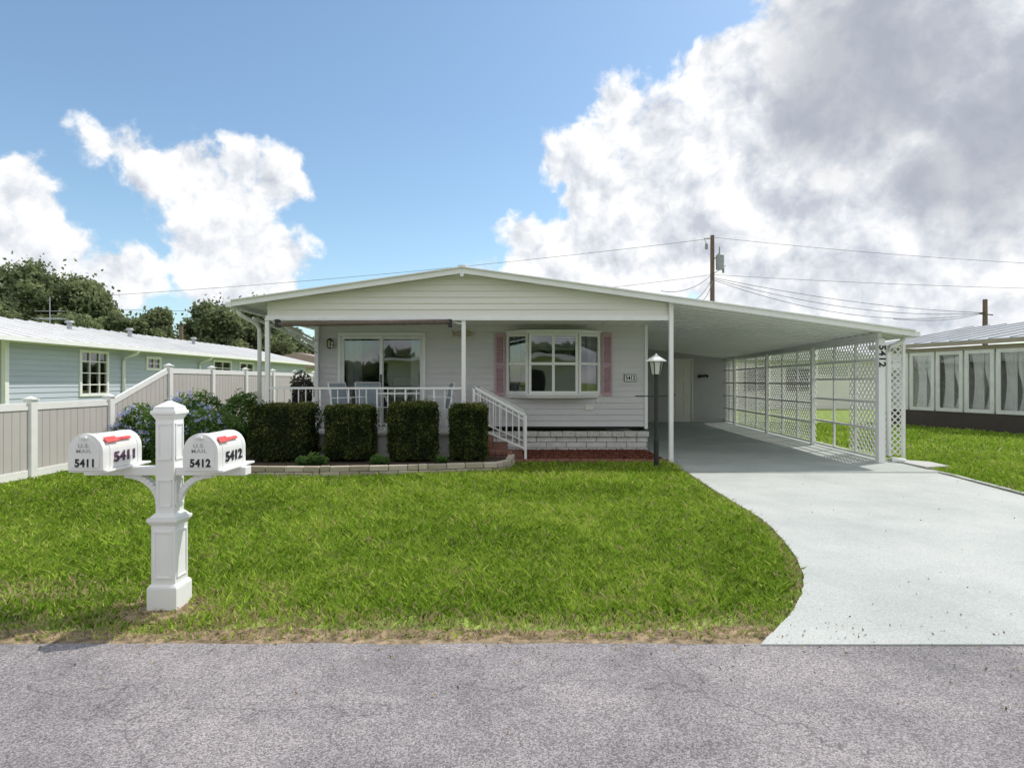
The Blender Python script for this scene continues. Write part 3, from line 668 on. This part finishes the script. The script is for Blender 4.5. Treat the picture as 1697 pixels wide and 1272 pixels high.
b.obj('post_panel_moulding',VINYL,MB)
hw=.0615
b=B(); az=.915; b.box(-2.83,MX-hw,3.985,4.075,az-.035,az+.02); b.box(MX+hw,-1.76,3.985,4.075,az-.035,az+.02)
b.box(-2.75,-2.51,3.74,4.20,az+.021,az+.036); b.box(-2.03,-1.79,3.74,4.20,az+.021,az+.036)
for sg in (-1,1):
    arc=[]
    for k in range(13):
        t=k/12*math.pi/2; arc.append((MX+sg*(hw+.23*(1-math.cos(t))),MY,.68+.20*math.sin(t)))
    for p,q in zip(arc[:-1],arc[1:]): b.beam(p,q,.05,.04)
b.obj('arms_and_brackets',VINYL,MB,bevel=.004)
def mailbox(xc,num,nm,smat):
    W=.205;y0=3.73;y1=4.13;zb=.952;hs=.110;hr=.110
    def prof(w,e=0,zoff=0):
        return [(xc-w/2,zb-zoff)]+[(xc-w/2*math.cos(t),zb+hs+(hr+e)*math.sin(t)) for t in np.linspace(0,math.pi,19)]+[(xc+w/2,zb-zoff)]
    b=B(); b.prism(prof(W),y0+.012,y1); b.obj(nm+'_body',MAILW,MB,bevel=.003)
    b=B(); b.prism(prof(W+.014,.007,.003),y0-.004,y0+.030)
    b.obj(nm+'_door_rim',MAILW,MB,bevel=.004)
    b=B(); b.prism(prof(W-.03,-.014,-.014),y0-.010,y0-.003); b.obj(nm+'_door_panel',MAILW,MB,bevel=.003)
    b=B(); b.box(xc-.018,xc+.018,y0-.03,y0-.008,zb+.195,zb+.212); b.obj(nm+'_door_latch',MAILW,MB,bevel=.003)
    b=B()
    for yy in (3.80,4.08): b.prism(prof(W+.006,.003),yy,yy+.012)
    b.obj(nm+'_body_ribs',MAILW,MB)
    text('U.S.\nMAIL',.032,(xc-.005,y0-.0115,zb+.135),(math.pi/2,0,0),GREYT,MB,nm+'_mail_lettering',.001,.0004,1.25,1.15)
    text(num,.066,(xc+.003,y0-.0115,zb+.043),(math.pi/2,0,0),BLACKT,MB,nm+'_front_digits',.001,.0025,.90,1.10)
    text(num,.086,(xc+W/2+.0045,(y0+y1)/2+.02,zb+.066),(math.pi/2,0,math.pi/2),smat,MB,nm+'_side_digits',.001,.003,1.35)
    b=B(); t=math.radians(38)
    px_=xc+(W/2)*math.cos(t)+.012; pz_=zb+hs+hr*math.sin(t)+.004; up=Vector((math.cos(t),0,math.sin(t)))
    b.beam((px_,3.80,pz_),(px_,4.02,pz_),.022,.006,up=up); b.beam((px_,3.77,pz_+.002),(px_,3.88,pz_+.002),.042,.006,up=up)
    b.obj(nm+'_flag',RED,MB,bevel=.002)
mailbox(-2.635,'5411','mailbox_5411',PURT); mailbox(-1.925,'5412','mailbox_5412',BLACKT)

# ---------------------------------------------------------------- vinyl fence
F=empty('vinyl_fence',(-7.35,12,0))
fy=[3.6,5.45,7.3,9.2,11.0,12.9,14.75,16.6,18.5,20.4,22.3,24.2]
tops=[1.17 if y<11.5 else 1.78 for y in fy]
b=B(); bc=B(); bp_=B(); brl=B()
for y,t in zip(fy,tops):
    x=-7.34; b.box(x-.0625,x+.0625,y-.0625,y+.0625,0,t+.05); bc.box(x-.08,x+.08,y-.08,y+.08,t+.05,t+.07)
    v=[(x-.06,y-.06,t+.071),(x+.06,y-.06,t+.071),(x+.06,y+.06,t+.071),(x-.06,y+.06,t+.071),(x,y,t+.11)]; bc.add(v,[(0,1,4),(1,2,4),(2,3,4),(3,0,4),(3,2,1,0)])
for i in range(len(fy)-1):
    y0,y1=fy[i]+.063,fy[i+1]-.063; a=tops[i]; c_=tops[i+1]; x=-7.34
    brl.beam((x,y0,a-.05),(x,y1,c_-.05),.05,.11); brl.beam((x,y0,.10),(x,y1,.10),.05,.12)
    n=max(1,round((y1-y0)/.15))
    for k in range(n):
        ya=y0+(y1-y0)*k/n; yb=y0+(y1-y0)*(k+1)/n; za=a+(c_-a)*k/n-.1; zb_=a+(c_-a)*(k+1)/n-.1
        bp_.add([(x-.012,ya+.004,.15),(x+.012,ya+.004,.15),(x+.012,yb-.004,.15),(x-.012,yb-.004,.15),(x-.012,ya+.004,za),(x+.012,ya+.004,za),(x+.012,yb-.004,zb_),(x-.012,yb-.004,zb_)],
          [(3,2,1,0),(4,5,6,7),(0,1,5,4),(1,2,6,5),(2,3,7,6),(3,0,4,7)])
    bp_.box(x-.006,x+.006,y0,y1,.15,min(a,c_)-.1)
b.obj('posts',VINYL,F,bevel=.005); bc.obj('post_caps',VINYL,F); brl.obj('rails',VINYL,F,bevel=.004); bp_.obj('panels',FPANEL,F)

# ---------------------------------------------------------------- blue house (left)
BH=empty('blue_sided_house',(-13,20,0)); b=B()
def uy(y): return y-15.5
w1=(18.1,19.4,1.05,2.47); w2=(21.4,22.3,1.9,2.4); w3=(26.2,27.9,1.75,2.45); w4=(28.7,30.3,1.75,2.45)
lap(b,(-13,15.5),(-13,38),.3,2.68,.15,(1,0),[(uy(w[0]),uy(w[1]),w[2],w[3]) for w in (w1,w2,w3,w4)],out=.018)
lap(b,(-20,15.5),(-13,15.5),.3,2.68,.15,(0,-1),[(5.6,6.6,1.1,2.4)],out=.018); b.obj('siding',BLUE,BH,fixn=False)
b=B(); b.prism([(-20,2.68),(-13,2.68),(-16.5,3.5)],15.48,15.52); b.obj('gable_wall',BLUE,BH)
b=B(); b.box(-13.6,-13.5,15.6,38,.3,2.6); b.box(-20,-14,15.9,16,.3,2.6); b.obj('interior_partition',DARK,BH)
b=B(); b.box(-13.05,-12.95,15.42,15.54,.3,2.68); b.box(-12.995,-12.96,15.5,38,2.52,2.66); b.obj('corner_trim',WHITE,BH)
for i,(w,cr) in enumerate(((w1,(3,4)),(w2,(2,2)),(w3,(2,2)),(w4,(2,2)))):
    window(BH,'window_%d'%(i+1),(-13,w[0]),(-13,w[1]),w[2],w[3],(1,0),cr[0],cr[1],fw=.09,bar=.03,proud=.05)
window(BH,'window_front',(-14.4,15.5),(-13.4,15.5),1.1,2.4,(0,-1),2,3,fw=.08,bar=.03)
b=B(); b.box(-20,-13.01,15.55,38,0,.3); b.obj('foundation',CONC,BH)
b=B()
for (xa,za,xb,zb_) in ((-12.45,2.62,-16.5,3.56),(-16.5,3.56,-20.6,2.62)):
    b.add([(xa,12.5,za),(xb,12.5,zb_),(xb,38.5,zb_),(xa,38.5,za),(xa,12.5,za-.06),(xb,12.5,zb_-.06),(xb,38.5,zb_-.06),(xa,38.5,za-.06)],[(0,1,2,3),(7,6,5,4),(0,4,5,1),(1,5,6,2),(2,6,7,3),(3,7,4,0)])
b.obj('roof',ROOFW,BH)
b=B(); y=12.8
while y<38: b.beam((-12.45,y,2.64),(-16.5,y,3.58),.04,.035); y+=.6
b.obj('roof_seams',ROOFW,BH)
b=B(); b.box(-12.5,-12.37,12.45,38.5,2.52,2.64); b.box(-13,-12.5,15.5,38,2.55,2.57); b.obj('gutter_and_soffit',WHITE,BH)
b=B(); b.box(-12.6,-12.5,12.6,12.7,0,2.6); b.obj('carport_post',WHITE,BH)
for yy in (20.1,25.0,31): pathtube([(-12.42,yy,2.55),(-12.5,yy,2.42),(-12.9,yy,2.30),(-12.93,yy,2.15),(-12.93,yy,.2)],.05,'downspout',BH)
b=B()
for (yy,xx) in ((21,-15.4),(24,-15.2),(29,-15.3)): b.tube([(xx,yy,3.2),(xx,yy,3.55)],.08); b.tube([(xx,yy,3.55),(xx,yy,3.62)],[.16,.1])
b.obj('roof_vents',STEEL,BH)
b=B(); ax,ay=X(82,24),24.0; b.tube([(ax,ay,2.4),(ax,ay,Z(492,24))],.018,5)
for i,zz in enumerate((4.0,4.3)): b.beam((ax-.6,ay,zz),(ax+.6,ay,zz),.02,.02)
for k in range(7): b.beam((ax-.5+k*.17,ay-.3,4.0),(ax-.5+k*.17,ay+.3,4.0),.012,.012)
b.obj('tv_antenna',STEEL,BH)
RB=empty('distant_house',(-15,48,0)); b=B(); b.box(-20,-11,44,52,0,2.6); b.obj('walls',CREAM,RB)
b=B(); b.prism([(-20.5,2.5),(-10.5,2.5),(-15.5,3.6)],43.5,52.5); b.obj('roof',pmat('rose_roof',(.40,.30,.28),.7),RB)
b=B(); b.box(-18,-17,43.95,44,1,2.2); b.box(-14,-13,43.95,44,1,2.2); b.obj('windows',DARK,RB)

# ---------------------------------------------------------------- right neighbour
NH=empty('sunroom_house',(14.5,18,0)); p0=Vector((15.3,14.2,0)); p1=Vector((13.25,21.4,0)); dd=(p1-p0).normalized(); nn=Vector((-dd.y,dd.x,0))
if nn.x>0: nn=-nn
CF=pmat('cream_frame',(.74,.73,.69),.5)
Ln=(p1-p0).length; nwin=8; ww=Ln/nwin
for i in range(nwin):
    a=p0+dd*(ww*i+.03); c_=p0+dd*(ww*(i+1)-.03)
    window(NH,'sunroom_window_%d'%i,(a.x,a.y),(c_.x,c_.y),.55,2.46,(nn.x,nn.y),1,1,frame=CF,fw=.11,glass=GLASS2,proud=.04)
b=B()
for i in range(nwin):
    a=p0+dd*(ww*i+.12)
    for k in range(2):
        s=a+dd*(k*ww*.42)-nn*.25; n=14; vs=[]
        for q in range(n+1):
            for j,zz in enumerate(np.linspace(.6,2.4,9)):
                w=.36*(1-.35*math.sin(math.pi*min(1,(zz-.6)/1.2))) if k==0 else .36*(1-.25*math.sin(math.pi*(zz-.6)/1.8)); pp=s+dd*(q/n*w)+nn*(.025*math.sin(q*1.9)); vs.append((pp.x,pp.y,zz))
        b.add(vs,[(q*9+j,(q+1)*9+j,(q+1)*9+j+1,q*9+j+1) for q in range(n) for j in range(8)])
b.obj('sunroom_curtains',pmat('sheer_curtain',(.84,.84,.84),.9),NH,fixn=False)
b=B(); q0=p0-nn*1.6; q1=p1-nn*1.6; b.beam(q0+Vector((0,0,1.3)),q1+Vector((0,0,1.3)),.1,2.6); b.obj('sunroom_inner_wall',pmat('inner_wall',(.35,.37,.35),.9),NH)
b=B(); o=-nn*.05; b.beam(p0+o+Vector((0,0,.27)),p1+o+Vector((0,0,.27)),.12,.54); b.obj('brown_skirt',BROWN,NH)
b=B(); b.beam(p0+o+Vector((0,0,2.53)),p1+o+Vector((0,0,2.53)),.12,.13); b.obj('tan_header',TAN,NH)
b=B(); e1=p1+dd*.5+nn*.2; e0=p0-dd*1+nn*.2; b.beam(e0+Vector((0,0,2.68)),e1+Vector((0,0,2.68)),.05,.12); b.obj('tan_fascia',TAN,NH)
b=B(); r0=e0-nn*5; r1=e1-nn*5; U=lambda v,z:(v.x,v.y,z)
b.add([U(e0,2.76),U(e1,2.76),U(r1,3.6),U(r0,3.6),U(e0,2.72),U(e1,2.72),U(r1,3.55),U(r0,3.55)],[(0,1,2,3),(7,6,5,4),(0,4,5,1),(1,5,6,2),(2,6,7,3),(3,7,4,0)]); b.obj('roof',GMETAL,NH)
b=B()
for i in range(16):
    t=i/15; a=e0.lerp(e1,t); c_=r0.lerp(r1,t); b.beam(U(a,2.775),U(c_,3.615),.05,.035)
b.obj('roof_seams',GMETAL,NH)
b=B(); w0=p1; w1_=p1-nn*5; b.beam(w0+Vector((0,0,1.35)),w1_+Vector((0,0,1.35)),.1,2.65); b.obj('end_wall',CREAM,NH)
DH=empty('rear_house',(14,38,0)); b=B(); b.box(9.5,21,33,42,0,2.7); b.obj('walls',CREAM,DH); b=B(); b.prism([(9,2.65),(21.5,2.65),(15.2,3.5)],32.6,42.4); b.obj('roof',ROOFW,DH)
b=B()
for x in (10.5,12.7,15): b.box(x,x+1.2,32.96,33,1,2.2)
b.obj('windows',DARK,DH)

# ---------------------------------------------------------------- utility poles and wires
UP=empty('utility_pole',(X(1180,36),36,0)); ux=X(1180,36); b=B(); b.tube([(ux,36,0),(ux,36,Z(390,36))],[.17,.12],10); b.obj('pole',WOOD,UP)
b=B(); b.tube([(ux+.42,35.9,Z(447,36)),(ux+.42,35.9,Z(424,36))],.24,14); b.tube([(ux+.42,35.9,Z(424,36)),(ux+.42,35.9,Z(420,36))],[.24,.1],14); b.tube([(ux+.36,35.8,Z(420,36)),(ux+.36,35.8,Z(410,36))],.04,6); b.beam((ux,36,Z(428,36)),(ux+.3,35.9,Z(428,36)),.06,.06); b.obj('transformer',STEEL,UP,smooth=False)
b=B(); b.tube([(ux-.35,36,Z(404,36)),(ux-.35,36,Z(413,36))],.09,8); b.tube([(ux-.1,36,Z(395,36)),(ux-.5,36,Z(395,36)),(ux-.35,36,Z(404,36))],.03,5); b.tube([(ux+.65,36,Z(452,36)),(ux+.65,36,Z(442,36))],.07,8); b.beam((ux,36,Z(455,36)),(ux+.8,36,Z(440,36)),.04,.04); b.obj('insulators',STEEL,UP)
UP2=empty('utility_pole',(X(1632,45),45,0)); u2=X(1632,45); b=B(); b.tube([(u2,45,0),(u2,45,Z(496,45))],[.2,.15],10); b.beam((u2-.5,44.9,Z(520,45)),(u2+.5,44.9,Z(522,45)),.06,.08); b.obj('pole',WOOD,UP2)
UP3=empty('utility_pole',(X(300,40),40,0)); u3=X(300,40); b=B(); b.tube([(u3,40,0),(u3,40,Z(540,40))],[.16,.12],8); b.obj('pole',WOOD,UP3)
PW=empty('power_lines',(0,36,8)); b=B()
def wire(a,c_,sag,r=.011):
    a=Vector(a);c_=Vector(c_); pts=[a.lerp(c_,t)-Vector((0,0,4*sag*t*(1-t))) for t in np.linspace(0,1,25)]; b.tube(pts,r,5,False)
pp=lambda px,py,Y:(X(px,Y),Y,Z(py,Y))
wire(pp(1180,395,36),pp(-700,520,36),1.0); wire(pp(1180,393,36),pp(2300,450,36),.6)
wire(pp(1180,455,36),pp(200,513,40),.8); wire(pp(1180,455,36),pp(2300,480,36),.4)
for k,s in enumerate((.4,.8,1.2)): wire(pp(1182,460+2*k,36),pp(1632,518,45),s,.016)
wire(pp(1182,452,36),pp(1095,482,28),.4,.016); wire(pp(1182,456,36),pp(1130,500,28),.5,.016); wire(pp(1182,460,36),pp(1160,500,28),.3,.016)
wire(pp(1632,518,45),pp(1480,528,35),.3,.016)
b.obj('cables',WIRE,PW)

# ---------------------------------------------------------------- vegetation
def blobpts(c_,r_,n,shell=.65,sq=1.0):
    d_=rng.normal(size=(n,3)); d_/=np.linalg.norm(d_,axis=1)[:,None]
    rad=shell+(1-shell)*rng.uniform(size=(n,1))**.7
    p=d_*rad*np.array(r_)
    return p+np.array(c_),d_
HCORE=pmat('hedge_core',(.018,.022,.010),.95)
def hedge(x0,x1,y0,y1,z0,z1,seed):
    e=empty('boxwood_hedge',((x0+x1)/2,(y0+y1)/2,z0)); c_=np.array([(x0+x1)/2,(y0+y1)/2,(z0+z1)/2]); h=np.array([(x1-x0)/2,(y1-y0)/2,(z1-z0)/2])
    n=15000; p=rng.uniform(-1,1,(n,3)); ax=rng.integers(0,3,n); sg=np.where(rng.uniform(size=n)<.5,-1,1)
    sg=np.where((ax==2)&(sg<0)&(rng.uniform(size=n)<.8),1,sg); sg=np.where((ax==1)&(sg>0)&(rng.uniform(size=n)<.6),-1,sg)
    p[np.arange(n),ax]=sg
    q=np.abs(p)**9; nm=(q.sum(1))**(1/9.); p=p/nm[:,None]*1.0
    wob=np.array([mn.noise(Vector(tuple(a*1.6))+Vector((seed*9,0,0)))+.6*mn.noise(Vector(tuple(a*4.5))+Vector((seed*5,2,0))) for a in p])
    dep=rng.uniform(0,1,n)**2
    sc=.98+.09*wob-.16*dep
    spr=(rng.uniform(size=n)<.08); sc=np.where(spr,sc+rng.uniform(0,.11,n),sc)
    P=p*sc[:,None]*h+c_
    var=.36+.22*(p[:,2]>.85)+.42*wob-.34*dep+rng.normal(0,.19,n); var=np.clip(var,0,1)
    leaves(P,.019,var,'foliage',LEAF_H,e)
    b=B(); hh=h*.83; b.box(c_[0]-hh[0],c_[0]+hh[0],c_[1]-hh[1],c_[1]+hh[1],c_[2]-h[2]*.9,c_[2]+hh[2]); b.obj('dark_core_box',HCORE,e,bevel=.06)  # solid dark box standing in for the shaded hedge interior
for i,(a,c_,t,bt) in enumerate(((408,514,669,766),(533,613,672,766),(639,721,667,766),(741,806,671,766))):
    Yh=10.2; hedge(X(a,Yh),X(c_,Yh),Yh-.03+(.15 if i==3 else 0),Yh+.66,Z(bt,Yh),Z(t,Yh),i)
def bush(name,clumps,n,size,mat,flowers=0):
    c0=clumps[0][0]; e=empty(name,(c0[0],c0[1],0)); P=[];Vv=[];N=[]
    for cc,rr_ in clumps:
        k=int(n*(rr_[0]*rr_[2])/sum(r_[0]*r_[2] for _,r_ in clumps)); p,d_=blobpts(cc,rr_,k,.55)
        wob=np.array([mn.noise(Vector(tuple(a*3.0)))+.5*mn.noise(Vector(tuple(a*8.0))) for a in p]); p=p+d_*wob[:,None]*.45*np.array(rr_)
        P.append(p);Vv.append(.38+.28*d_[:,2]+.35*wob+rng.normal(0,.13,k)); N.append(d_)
    P=np.concatenate(P);Vv=np.clip(np.concatenate(Vv),0,1);N=np.concatenate(N); k=P[:,2]>.03; P=P[k];Vv=Vv[k];N=N[k]
    leaves(P,size,Vv,'foliage',mat,e)
    b=B()
    for cc,rr_ in clumps:
        for _ in range(5): b.tube([(cc[0]+random.uniform(-.05,.05),cc[1],.0),(cc[0]+random.uniform(-.5,.5)*rr_[0],cc[1]+random.uniform(-.5,.5)*rr_[1],cc[2])],[.015,.006],5)
    b.obj('stems',BARK,e)
    if flowers:
        pw=np.clip(N[:,2]+.5,0.02,2)*np.clip(.6-N[:,1],.05,2); idx=rng.choice(len(P),flowers,p=pw/pw.sum()); c_=P[idx]+N[idx]*.07
        c2=np.repeat(c_,16,0)+rng.normal(0,.026,(flowers*16,3)); leaves(c2,.020,rng.uniform(size=len(c2)),'flowers',FLOW,e,.8)
bush('plumbago_bush',[((X(300,11),10.9,.62),(.55,.5,.62)),((X(245,11.5),11.3,.55),(.45,.4,.55)),((X(345,10.5),10.6,.50),(.40,.4,.50)),((X(330,11.8),11.8,.8),(.5,.4,.5))],17000,.032,LEAF_B,120)
bush('round_shrub',[((X(400,11.4),11.5,.75),(.42,.4,.62)),((X(375,10.7),10.8,.45),(.35,.35,.42))],11000,.028,LEAF_B)
for (px,Yp,r_,mt) in ((520,9.85,.13,LEAF_B),(625,9.9,.12,LEAF_B),(502,9.8,.11,LEAF_B),(728,10.0,.10,LEAF_B)):
    bush('bedding_plant',[((X(px,Yp),Yp,.13+r_*.7),(r_,r_*.8,r_*.8)),((X(px+9,Yp),Yp+.05,.13+r_*.5),(r_*.8,r_*.8,r_*.6))],600,.03,mt)
bush('dark_shrub',[((X(500,14.5),14.5,1.30),(.28,.28,.40)),((X(497,14.5),14.5,.7),(.3,.3,.6))],2600,.045,LEAF_P)

def tree(px,Y,toppy,halfw_px,name='oak_tree',n=26,leaf=.16,per=900,seed=1,basez=.30):
    r_=random.Random(seed); cx=X(px,Y); top=Z(toppy,Y); hw=halfw_px*Y/1000; e=empty(name,(cx,Y,0)); b=B()
    th=top*basez
    b.tube([(cx,Y,0),(cx+.1,Y,th*.5),(cx,Y,th)],[.42,.33,.28],10); P=[];Vv=[]
    for i in range(n):
        t=r_.uniform(0,2*math.pi); rr_=math.sqrt(r_.uniform(0,1)); zz=r_.uniform(0,1)
        env=math.sin(math.pi*min(1,(zz*.85+.15)))**.6
        c_=(cx+hw*.80*rr_*env*math.cos(t),Y+hw*.7*rr_*env*math.sin(t),th*.9+(top-th)*(.10+.76*zz)); s=hw*r_.uniform(.20,.36)
        mid=(cx+(c_[0]-cx)*.45+r_.uniform(-.3,.3),Y+(c_[1]-Y)*.4,th+(c_[2]-th)*.4); b.tube([(cx,Y,th*.92),mid,c_],[.17,.09,.03],6)
        p,d_=blobpts(c_,(s,s,s*.72),per,.3); wob=np.array([mn.noise(Vector(tuple(a*1.1)))+.5*mn.noise(Vector(tuple(a*2.7))) for a in p]); p=p+d_*wob[:,None]*.9
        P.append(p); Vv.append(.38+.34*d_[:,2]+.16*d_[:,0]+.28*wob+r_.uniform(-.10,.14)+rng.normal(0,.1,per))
        k=per//6; q=np.array(c_)+rng.normal(0,1,(k,3))*np.array([s,s,s*.9])*.60; P.append(q); Vv.append(rng.uniform(.2,.6,k))
    P=np.concatenate(P);Vv=np.clip(np.concatenate(Vv),0,1)
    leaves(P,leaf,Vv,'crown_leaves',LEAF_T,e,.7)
    b.obj('trunk_and_limbs',BARK,e)
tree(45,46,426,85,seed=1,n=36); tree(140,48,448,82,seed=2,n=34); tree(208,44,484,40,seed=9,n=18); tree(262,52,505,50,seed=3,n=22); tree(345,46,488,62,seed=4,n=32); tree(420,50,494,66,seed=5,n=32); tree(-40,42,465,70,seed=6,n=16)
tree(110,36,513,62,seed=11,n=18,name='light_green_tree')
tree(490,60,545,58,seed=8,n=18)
def belt(name,x0,x1,y,h,n,leaf):
    x=rng.uniform(x0,x1,n); hh=np.array([h*(.65+.45*mn.noise(Vector((a*.08,y,0)))+.2*mn.noise(Vector((a*.4,y,0)))) for a in x]); z=rng.uniform(0,1,n)**.8*hh
    p=np.stack([x,y+rng.uniform(-3,3,n),z],1); var=np.clip(.15+.45*z/h+np.array([.4*mn.noise(Vector(tuple(a*.35))) for a in p])+rng.normal(0,.08,n),0,1)
    leaves(p,leaf,var,name,LEAF_T,None,.8)
belt('distant_tree_line',-140,140,95,6.0,26000,.7)
belt('added_reflection_trees',-60,60,-34,6,9000,.7)  # unseen trees behind the camera, added as a dark band in window reflections
AH=empty('added_reflection_house',(0,-16,0)); b=B(); b.box(-8,5,-20,-14,0,2.9); b.obj('walls',CREAM,AH); b=B(); b.box(-9,6,-21,-13,2.9,3.1); b.obj('roof',ROOFW,AH); b=B(); b.box(-6,-4,-14,-13.95,1,2.3); b.box(0,2,-14,-13.95,1,2.3); b.obj('windows',DARK,AH)  # invented house out of view, added for the glass to reflect

# ---------------------------------------------------------------- light and sky
sd=Vector((.56,.34,1.0)).normalized(); el=math.asin(sd.z); az=math.atan2(sd.x,sd.y)
su=bpy.data.lights.new('sun','SUN'); su.energy=3.5; su.angle=math.radians(.5); su.color=(1,.95,.87)
so=bpy.data.objects.new('sun',su); S.collection.objects.link(so); so.rotation_euler=(-sd).to_track_quat('-Z','Y').to_euler(); so.location=(10,10,30)
w=bpy.data.worlds.new('World'); S.world=w; w.use_nodes=True; nt=w.node_tree; n=nt.nodes; l=nt.links; n.clear()
try:
    w.cycles.sampling_method='MANUAL'; w.cycles.sample_map_resolution=512
except Exception as ex: print(ex)
STR=.12
out=n.new('ShaderNodeOutputWorld'); bg=n.new('ShaderNodeBackground'); bg.inputs[1].default_value=STR; l.new(bg.outputs[0],out.inputs[0])
sky=n.new('ShaderNodeTexSky'); sky.sky_type='NISHITA'; sky.sun_disc=False; sky.sun_elevation=el; sky.sun_rotation=az; sky.air_density=1.0; sky.dust_density=.8; sky.ozone_density=1.5
tc=n.new('ShaderNodeTexCoord'); DIR=tc.outputs['Generated']
def M(op,a,b_=None,c_=None,clamp=False):
    q=n.new('ShaderNodeMath'); q.operation=op; q.use_clamp=clamp
    for i,v in enumerate((a,b_,c_)):
        if v is None: continue
        if isinstance(v,(int,float)): q.inputs[i].default_value=v
        else: l.new(v,q.inputs[i])
    return q.outputs[0]
def VM(op,a,b_=None,sc=None):
    q=n.new('ShaderNodeVectorMath'); q.operation=op
    for i,v in enumerate((a,b_)):
        if v is None: continue
        if isinstance(v,tuple): q.inputs[i].default_value=v
        else: l.new(v,q.inputs[i])
    if sc is not None: q.inputs['Scale'].default_value=sc
    return q.outputs['Value'] if op in('DISTANCE','LENGTH','DOT_PRODUCT') else q.outputs[0]
def NZ(vec,scale,detail,rough=.55):
    q=n.new('ShaderNodeTexNoise'); q.inputs['Scale'].default_value=scale; q.inputs['Detail'].default_value=detail; q.inputs['Roughness'].default_value=rough; l.new(vec,q.inputs['Vector']); return q
def VO(vec,scale,detail):
    q=n.new('ShaderNodeTexVoronoi'); q.inputs['Scale'].default_value=scale; q.inputs['Detail'].default_value=detail; q.inputs['Roughness'].default_value=.55; q.normalize=True; l.new(vec,q.inputs['Vector']); return q.outputs['Distance']
def dirp(px,py):
    u=(px-848)/1000; v=(632-py)/1000; d_=Vector((u,1,v)); k=1/d_.length; d_.normalize(); return tuple(d_),k**1.4
blobs=[(30,340,85),(60,430,100),(170,460,75),(-60,380,120),(230,445,45),
 (165,240,34),(215,245,42),(255,285,52),(330,290,64),(405,278,52),(460,300,56),(380,350,85),(340,400,70),(430,420,75),(455,480,50),(390,480,80),
 (1030,185,60),(985,260,62),(925,275,40),(1000,330,85),(1100,250,90),(1165,165,55),(1180,95,50),(1230,150,90),
 (865,395,36),(900,440,62),(980,430,100),(1150,350,150),(1350,250,220),(1500,100,240),(1700,200,330),(1400,450,260),(1450,-60,200),(800,470,42)]
wp=NZ(DIR,7,3); WV=VM('SCALE',VM('SUBTRACT',wp.outputs['Color'],(.5,.5,.5)),None,.05); V2=VM('ADD',DIR,WV); cur=None
for (px,py,r_) in blobs:
    c_,k=dirp(px,py); t=M('SUBTRACT',r_/1000*k,VM('DISTANCE',V2,c_)); cur=t if cur is None else M('SMOOTH_MAX',cur,t,.012)
gen=M('MULTIPLY',M('SUBTRACT',NZ(DIR,2.6,3).outputs['Fac'],.40),.8)  # unseen clouds behind the camera, added to brighten the shaded house front
sx_=n.new('ShaderNodeSeparateXYZ'); l.new(DIR,sx_.inputs[0])
mr=n.new('ShaderNodeMapRange'); l.new(sx_.outputs['Y'],mr.inputs[0]); mr.inputs[1].default_value=.15; mr.inputs[2].default_value=.55; mr.inputs[3].default_value=0; mr.inputs[4].default_value=1.2
cur=M('MAXIMUM',cur,M('SUBTRACT',gen,mr.outputs[0]))
def fine(v):
    f1=M('MULTIPLY',M('SUBTRACT',NZ(v,13,7,.6).outputs['Fac'],.5),.13)
    return M('ADD',f1,M('MULTIPLY',M('SUBTRACT',.42,VO(v,16,2.0)),.055))
f0=fine(V2); f1_=fine(VM('ADD',V2,(.016,0,.024)))
d0=M('ADD',cur,f0)
mask=n.new('ShaderNodeMapRange'); mask.interpolation_type='SMOOTHSTEP'; l.new(d0,mask.inputs[0]); mask.inputs[1].default_value=-.004; mask.inputs[2].default_value=.020
rim=M('MULTIPLY',M('MINIMUM',cur,.10),-2.6)
lit=M('ADD',M('MULTIPLY_ADD',M('SUBTRACT',f0,f1_),17.0,.64),rim,clamp=True)
gd=None
for (px,py,r_) in ((1490,120,290),(1680,190,280),(1370,190,130),(1520,290,120)):
    c_,k=dirp(px,py); t=M('SUBTRACT',1.0,M('DIVIDE',VM('DISTANCE',DIR,c_),r_/1000*k)); gd=t if gd is None else M('SMOOTH_MAX',gd,t,.2)
gn=M('MULTIPLY',M('SUBTRACT',NZ(V2,4,7,.6).outputs['Fac'],.5),1.9)
gdm=n.new('ShaderNodeMapRange'); gdm.interpolation_type='SMOOTHSTEP'; l.new(M('ADD',gd,gn),gdm.inputs[0]); gdm.inputs[1].default_value=.0; gdm.inputs[2].default_value=.85
cr=n.new('ShaderNodeValToRGB'); e=cr.color_ramp.elements; e[0].position=0; e[0].color=(.58,.62,.70,1); e[1].position=.75; e[1].color=(1.08,1.08,1.08,1); k_=cr.color_ramp.elements.new(.4); k_.color=(.82,.85,.90,1)
l.new(lit,cr.inputs[0])
def MIX(f,a,b_,bt='MIX'):
    q=n.new('ShaderNodeMix'); q.data_type='RGBA'; q.blend_type=bt
    for i,v in ((0,f),(6,a),(7,b_)):
        if isinstance(v,(int,float)): q.inputs[i].default_value=v
        elif isinstance(v,tuple): q.inputs[i].default_value=v
        else: l.new(v,q.inputs[i])
    return q.outputs[2]
cc=MIX(M('MULTIPLY',gdm.outputs[0],.78),cr.outputs[0],(.40,.435,.51,1))
cs=VM('SCALE',cc,None,1/STR)
skc=VM('MULTIPLY',sky.outputs[0],(1.38,1.50,1.45))
l.new(MIX(mask.outputs[0],skc,cs),bg.inputs[0])

# ---------------------------------------------------------------- camera
cam=bpy.data.cameras.new('camera'); co=bpy.data.objects.new('camera',cam); S.collection.objects.link(co); co.location=(0,0,1.5); co.rotation_euler=(math.pi/2,0,0)
cam.sensor_width=36; cam.lens=36*1000/1697; cam.shift_y=-4/1697; cam.clip_start=.05; cam.clip_end=2000; S.camera=co
S.view_settings.view_transform='Standard'; S.view_settings.look='None'; S.view_settings.exposure=0; S.view_settings.gamma=1
